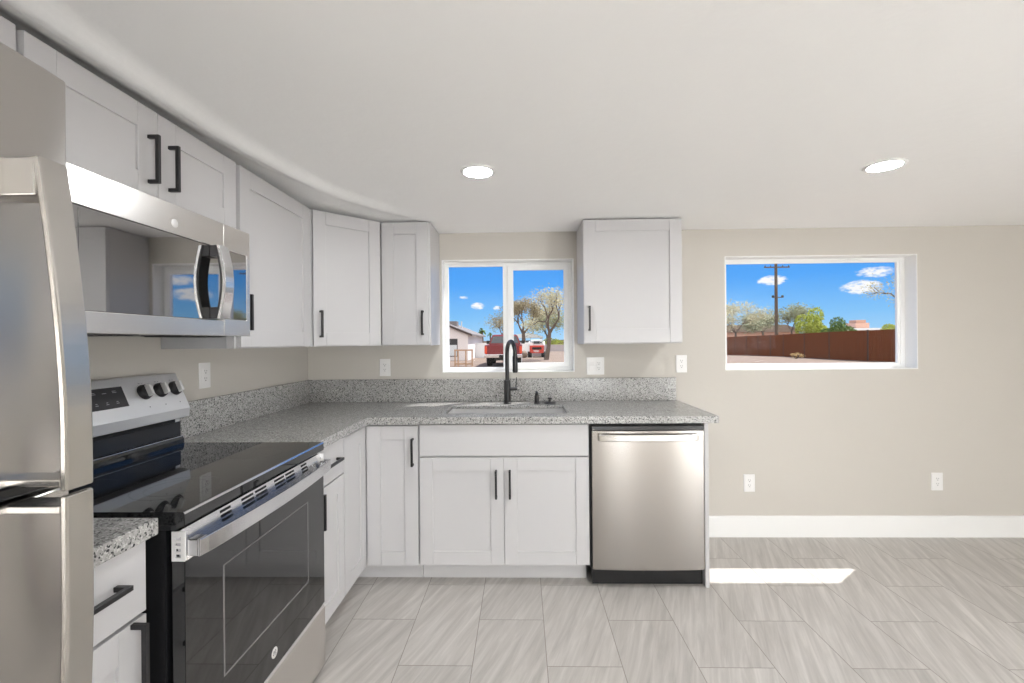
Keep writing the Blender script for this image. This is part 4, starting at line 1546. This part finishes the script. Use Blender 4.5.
bm = B(); box(bm, -0.26, 0.26, 0.255, 0.29, 1.14, 1.36); obj('rear_window', sw_(bm), 'carglass', cb_)
for sx in (-1, 1):
    bm = B(); lathe(bm, [(0.07, 0), (0.07, 0.04), (0.0, 0.04)], (sx * 0.36, 0.27, 1.24), 14, Vector((0, -1, 0))); obj('work_lamp', sw_(bm), 'blackplastic', cb_)
    bm = B(); tube(bm, [(sx * 0.62, 0.15, 0.98), (sx * 0.62, 0.5, 1.28), (sx * 0.62, 1.6, 1.05), (sx * 0.62, 2.2, 0.45)], 0.075, 8); obj('lift_arm', sw_(bm), 'machinegrey', t)
bm = B(); prism(bm, [(2.1, 0.05), (2.7, 0.05), (2.5, 0.5), (2.15, 0.55)], 0, -0.8, 0.8); obj('bucket', sw_(bm), 'machinegrey', t)

# ---- neighbour's house with a low grey roof
HL = Vector((-7.5, 34.0, GZ))
t = thing('house', 'pale stucco house with a low grey shingle roof, left through the sink window', 'house', HL)
bm = B()
prism(bm, [(-9.5, GZ), (-3.95, GZ), (-3.95, 1.84), (-6.7, 2.95), (-9.5, 1.84)], 1, 33.0, 45.0)
hw = obj('wall', bm, 'stucco', t)
bm = B()
prism(bm, [(-9.9, 1.72), (-6.7, 3.02), (-3.65, 1.78), (-3.65, 1.90), (-6.7, 3.16), (-9.9, 1.84)], 1, 32.75, 45.3)
obj('roof', bm, 'shingle', t)
bm = B()
prism(bm, [(-6.7, 2.98), (-3.62, 1.74), (-3.62, 1.86), (-6.7, 3.10)], 1, 32.70, 32.745)
obj('rake_board', bm, 'eave', t)
bm = B(); box(bm, -5.9, -4.72, 32.97, 33.02, 0.25, 1.55); wd_ = obj('window', bm, 'darkplastic', t)
bm = B(); box(bm, -5.85, -4.77, 32.95, 32.975, 0.30, 1.10); obj('shutter', bm, 'machinegrey', wd_)
bm = B(); box(bm, -6.1, -5.2, 36.0, 37.0, 2.5, 2.98); obj('rooftop_unit', bm, 'shingle', t)
bm = B(); tube(bm, [(-4.95, 37, 2.2), (-4.95, 37, 3.0)], 0.05, 8); obj('vent_pipe', bm, 'machinegrey', t)
# low white wall beside it
bm = B(); box(bm, -3.93, 0.9, 38.2, 38.4, GZ, 1.22)
o = obj('garden_wall', bm, 'whitewall', None, at=(-2, 38.3, GZ)); tag(o, 'low white wall running behind the pickup truck', 'wall')
# open wooden frame in the yard
t = thing('wooden_frame', 'open frame of weathered lumber standing in the dirt before the house', 'frame', (-3.25, 25, GZ))
for x in (-3.72, -3.55, -3.12, -2.77):
    bm = B(); box(bm, x - 0.035, x + 0.035, 24.95, 25.05, GZ, 0.86); obj('post', bm, 'lumber', t)
for z in (0.10, 0.86):
    bm = B(); box(bm, -3.76, -2.73, 24.94, 25.06, z - 0.04, z + 0.04); obj('rail', bm, 'lumber', t)
# block wall at the far side
bm = B(); box(bm, 0.6, 16, 60, 60.2, GZ, 0.86)
o = obj('block_wall', bm, 'blockwall', None, at=(6, 60, GZ)); tag(o, 'grey mauve block wall at the far side of the yard', 'wall')
# white-roofed carport and dark car far behind the trees
t = thing('carport', 'white-roofed carport far behind the pickup and trees', 'carport', (1.0, 70, GZ))
bm = B(); prism(bm, [(-1.3, 1.85), (3.2, 1.85), (3.2, 2.0), (1.0, 2.6), (-1.3, 2.3)], 1, 68, 74); obj('roof', bm, 'paintedroof', t)
for x in (-1.1, 3.0):
    for y in (68.3, 73.7):
        bm = B(); box(bm, x - 0.08, x + 0.08, y - 0.08, y + 0.08, GZ, 1.86); obj('post', bm, 'machinegrey', t)
t = thing('parked_car', 'dark parked car under the far carport', 'car', (0.3, 66, GZ))
bm = B(); prism(bm, [(-1.5, 0.3), (-1.5, 0.85), (-0.8, 1.0), (-0.3, 1.45), (1.3, 1.45), (1.9, 0.95), (2.6, 0.85), (2.6, 0.3)], 1, 65.2, 66.9); obj('body', bm, 'carglass', t, bevel=0.05)
for x in (-0.8, 1.8):
    for y in (65.25, 66.85):
        bm = B(); lathe(bm, [(0.0, -0.1), (0.33, -0.1), (0.33, 0.1), (0.0, 0.1)], (x, y, GZ + 0.33), 18, Vector((0, 1, 0))); obj('wheel', bm, 'tyre', t)
bm = B()
rnd = random.Random(4)
bmesh.ops.create_icosphere(bm, subdivisions=2, radius=0.42)
for v in bm.verts:
    v.co = Vector((v.co.x * 1.1, v.co.y, v.co.z * 0.8)) * rnd.uniform(0.9, 1.08) + Vector((0.0, 37.2, GZ + 0.28))
o = obj('boulder', bm, 'dirt', None, at=(0.0, 37.2, GZ), smooth=True); tag(o, 'tan boulder between the pickup and the track loader', 'boulder')

# ---- trees seen through the sink window
tree('mesquite_tree', 'leaning mesquite tree with pale sparse leaves at the right of the sink window', 'tree', (1.75, 33.0, GZ), 2.05, 0.155, 3, 'leaf_pale', 4600, 0.060, 14, lean=(0.13, 0), spread=0.75, up=0.16, cloud=0.34, L0=1.15)
tree('mesquite_tree', 'brownish mesquite tree behind the pickup truck cab', 'tree', (0.15, 47.0, GZ), 2.1, 0.22, 3, 'leaf_olive', 6000, 0.085, 5, spread=0.65, up=0.25, cloud=0.38, L0=1.3)
tree('shade_tree', 'grey green tree far behind the track loader', 'tree', (3.6, 64.0, GZ), 2.0, 0.2, 2, 'leaf_grey', 4500, 0.14, 8, spread=0.9, cloud=0.8, L0=1.6)
tree('shade_tree', 'tan leafless-looking tree just left of the window mullion', 'tree', (-3.0, 70.0, GZ), 2.2, 0.16, 2, 'leaf_olive', 1800, 0.12, 9, spread=0.7, cloud=0.7, L0=1.4)
bush('shrub', 'low yellow green shrub behind the far block wall', 'shrub', (4.0, 62.5, GZ), 3.4, 1.2, 0.85, 'leaf_bright', 1500, 0.14, 21)


def palm(label, loc, h, s, seed):
    rnd = random.Random(seed)
    t = thing('palm_tree', label, 'palm tree', loc, 'palms above the roof line')
    loc = Vector(loc)
    bm = B(); tube(bm, [loc, loc + Vector((0.1, 0, h * 0.5)), loc + Vector((0, 0, h))], [0.22, 0.17, 0.15], 8); obj('trunk', bm, 'bark', t)
    bm = B()
    top = loc + Vector((0, 0, h))
    for k in range(26):
        a = rnd.uniform(0, 6.28)
        el = rnd.uniform(-0.6, 1.2)
        d = Vector((math.cos(a) * math.cos(el), math.sin(a) * math.cos(el), math.sin(el)))
        x, y = frame_of(d)
        pts = [top + d * s * f + Vector((0, 0, -0.5 * s * f * f)) for f in (0, 0.35, 0.7, 1.0)]
        wv = [0.05, 0.16, 0.14, 0.01]
        l = [bm.verts.new(p - x * w_ * s) for p, w_ in zip(pts, wv)]
        r_ = [bm.verts.new(p + x * w_ * s) for p, w_ in zip(pts, wv)]
        for i in range(3):
            bm.faces.new((l[i], r_[i], r_[i + 1], l[i + 1]))
    obj('fronds', bm, 'leaf_dark', t)


palm('larger distant palm tree above the grey house roof', (-7.5, 85, GZ), 3.5, 1.1, 3)
palm('smaller distant palm tree next to the pickup roof', (-6.7, 95, GZ), 3.0, 0.8, 6)

# ---- rusty sheet fence through the wide window
FP = [(15.0, 44.0, 1.50), (18.25, 41.1, 1.54), (20.5, 35.9, 1.68), (20.35, 30.4, 1.76), (20.60, 27.4, 1.80), (21.60, 26.4, 1.83), (26.0, 23.0, 1.9)]
t = thing('metal_fence', 'long rusty corrugated steel fence across the yard beyond the wide window', 'fence', (20.4, 33, GZ))
for (xa, ya_, ha), (xb, yb_, hb) in zip(FP, FP[1:]):
    a, b = Vector((xa, ya_, 0)), Vector((xb, yb_, 0))
    L = (b - a).length
    d = (b - a) / L
    nn = Vector((d.y, -d.x, 0))
    npan = max(1, round(L / 1.25)) if ya_ > 36 else max(1, round(L / 2.4))
    for k in range(npan):
        bm = B()
        f0, f1 = k / npan, (k + 1) / npan
        m_ = max(4, int(L / npan / 0.10)) * 2
        prev = None
        fr, bk = [], []
        for i in range(m_ + 1):
            f = f0 + (f1 - f0) * i / m_
            p = a + d * (L * f) + nn * (0.02 if i % 2 else -0.02)
            h = ha + (hb - ha) * f
            fr.append((p, h))
        v0 = [bm.verts.new((p.x, p.y, GZ)) for p, h in fr]
        v1 = [bm.verts.new((p.x, p.y, h)) for p, h in fr]
        w0_ = [bm.verts.new((p.x - nn.x * 0.006, p.y - nn.y * 0.006, GZ)) for p, h in fr]
        w1_ = [bm.verts.new((p.x - nn.x * 0.006, p.y - nn.y * 0.006, h)) for p, h in fr]
        for i in range(m_):
            bm.faces.new((v0[i], v0[i + 1], v1[i + 1], v1[i]))
            bm.faces.new((w0_[i], w0_[i + 1], w1_[i + 1], w1_[i]))
            bm.faces.new((v1[i], v1[i + 1], w1_[i + 1], w1_[i]))
        obj('sheet_panel', bm, 'rust', t)
        p = a + d * (L * f0) - nn * 0.0
        bm = B(); tube(bm, [(p.x, p.y, GZ), (p.x, p.y, ha + (hb - ha) * f0 + 0.03)], 0.045, 8); obj('post', bm, 'rustpost', t)

# ---- utility pole
PLc = (25.9, 46.6, GZ)
t = thing('utility_pole', 'tall wooden utility pole with crossarm behind the rusty fence', 'pole', PLc)
bm = B(); tube(bm, [PLc, (25.9, 46.6, 5.0), (25.9, 46.6, 9.05)], [0.17, 0.15, 0.13], 12); pl_ = obj('pole', bm, 'polewood', t)
bm = B(); box(bm, 24.65, 27.2, 46.42, 46.50, 8.56, 8.68); ar = obj('crossarm', bm, 'polewood', t)
for x in (24.75, 25.3, 26.5, 27.1):
    bm = B(); lathe(bm, [(0.05, 0.0), (0.05, 0.07), (0.03, 0.12), (0.0, 0.13)], (x, 46.46, 8.68), 10); obj('insulator', bm, 'darkplastic', ar)
bm = B(); box(bm, 25.45, 26.5, 46.42, 46.49, 5.52, 5.60); ar2 = obj('lower_arm', bm, 'polewood', t)
for x in (25.5, 26.45):
    bm = B(); lathe(bm, [(0.10, -0.10), (0.12, 0.0), (0.10, 0.14), (0.0, 0.16)], (x, 46.45, 5.62), 12); obj('fitting', bm, 'darkplastic', ar2)

# ---- planting behind and along the fence
tree('desert_tree', 'pale airy tree at the left edge of the wide window', 'tree', (22.2, 47.5, GZ), 2.0, 0.12, 3, 'leaf_pale', 4500, 0.085, 31, spread=0.8, up=0.15, cloud=0.42, L0=1.25, group='trees behind the rusty fence')
tree('desert_tree', 'pale grey green tree just left of the utility pole', 'tree', (30.8, 58.5, GZ), 2.2, 0.14, 2, 'leaf_grey', 4500, 0.13, 32, spread=0.8, up=0.1, cloud=0.55, L0=1.0, group='trees behind the rusty fence')
tree('desert_tree', 'grey green tree just right of the utility pole', 'tree', (29.3, 49.8, GZ), 2.2, 0.12, 3, 'leaf_grey', 4200, 0.09, 33, spread=0.75, up=0.15, cloud=0.42, L0=1.05, group='trees behind the rusty fence')
bush('shrub', 'tall bright yellow green shrub behind the middle of the fence', 'shrub', (27.2, 43.2, GZ), 1.75, 1.7, 2.15, 'leaf_bright', 6000, 0.11, 34)
bush('shrub', 'rounded dark green shrub behind the fence, right of the bright one', 'shrub', (26.4, 38.5, GZ), 1.6, 1.4, 1.62, 'leaf_dark', 5200, 0.09, 35)
bush('shrub', 'small green shrub above the right end of the fence', 'shrub', (33.9, 42.5, GZ), 1.6, 1.3, 1.38, 'leaf_bright', 2600, 0.09, 37)
bush('dry_weed', 'dry straw weed at the foot of the fence', 'weed', (18.9, 31.6, GZ), 0.5, 0.5, 0.22, 'straw', 260, 0.05, 36)
tree('desert_tree', 'olive tree with a drooping leafy branch at the right edge of the wide window', 'tree', (21.2, 23.9, GZ), 2.3, 0.14, 3, 'leaf_pale', 3800, 0.05, 38, lean=(-0.12, 0.05), spread=0.95, up=0.02, cloud=0.26, L0=1.25, group='trees behind the rusty fence')
# low roofs beyond the fence
t = thing('far_house', 'low pink tan house with a chimney stack beyond the right part of the fence', 'house', (44.0, 55.0, GZ))
bm = B(); prism(bm, [(37.5, GZ), (37.5, 2.3), (46.5, 2.3), (46.5, GZ)], 1, 53.0, 60.0); obj('wall', bm, 'terracotta', t)
bm = B(); prism(bm, [(36.9, 2.25), (47.2, 2.25), (47.0, 2.5), (37.1, 2.5)], 1, 52.4, 60.5); obj('roof', bm, 'paintedroof', t)
bm = B(); box(bm, 39.2, 40.8, 54.0, 55.6, 2.45, 3.15); ck = obj('chimney', bm, 'terracotta', t)
bm = B(); box(bm, 39.45, 40.55, 54.2, 55.4, 3.15, 3.5); obj('chimney_cap', bm, 'terracotta', ck)
t = thing('far_house', 'long tan low house far behind the trees left of the utility pole', 'house', (36.0, 78.0, GZ))
bm = B(); box(bm, 30.0, 46.0, 76.0, 84.0, GZ, 2.6); obj('wall', bm, 'terracotta', t)
bm = B(); prism(bm, [(29.4, 2.5), (46.6, 2.5), (43.5, 3.7), (32.5, 3.7)], 1, 75.4, 84.6); obj('roof', bm, 'dirt', t)
bm = B()
gxp = [-200 + 20 * i for i in range(21)]
rnd = random.Random(77)
hh = [rnd.uniform(0.6, 2.2) for _ in gxp]
prism(bm, [(gxp[0], GZ)] + [(x, h) for x, h in zip(gxp, hh)] + [(gxp[-1], GZ)], 1, 198, 206)
struct('hills', bm, 'dirt')
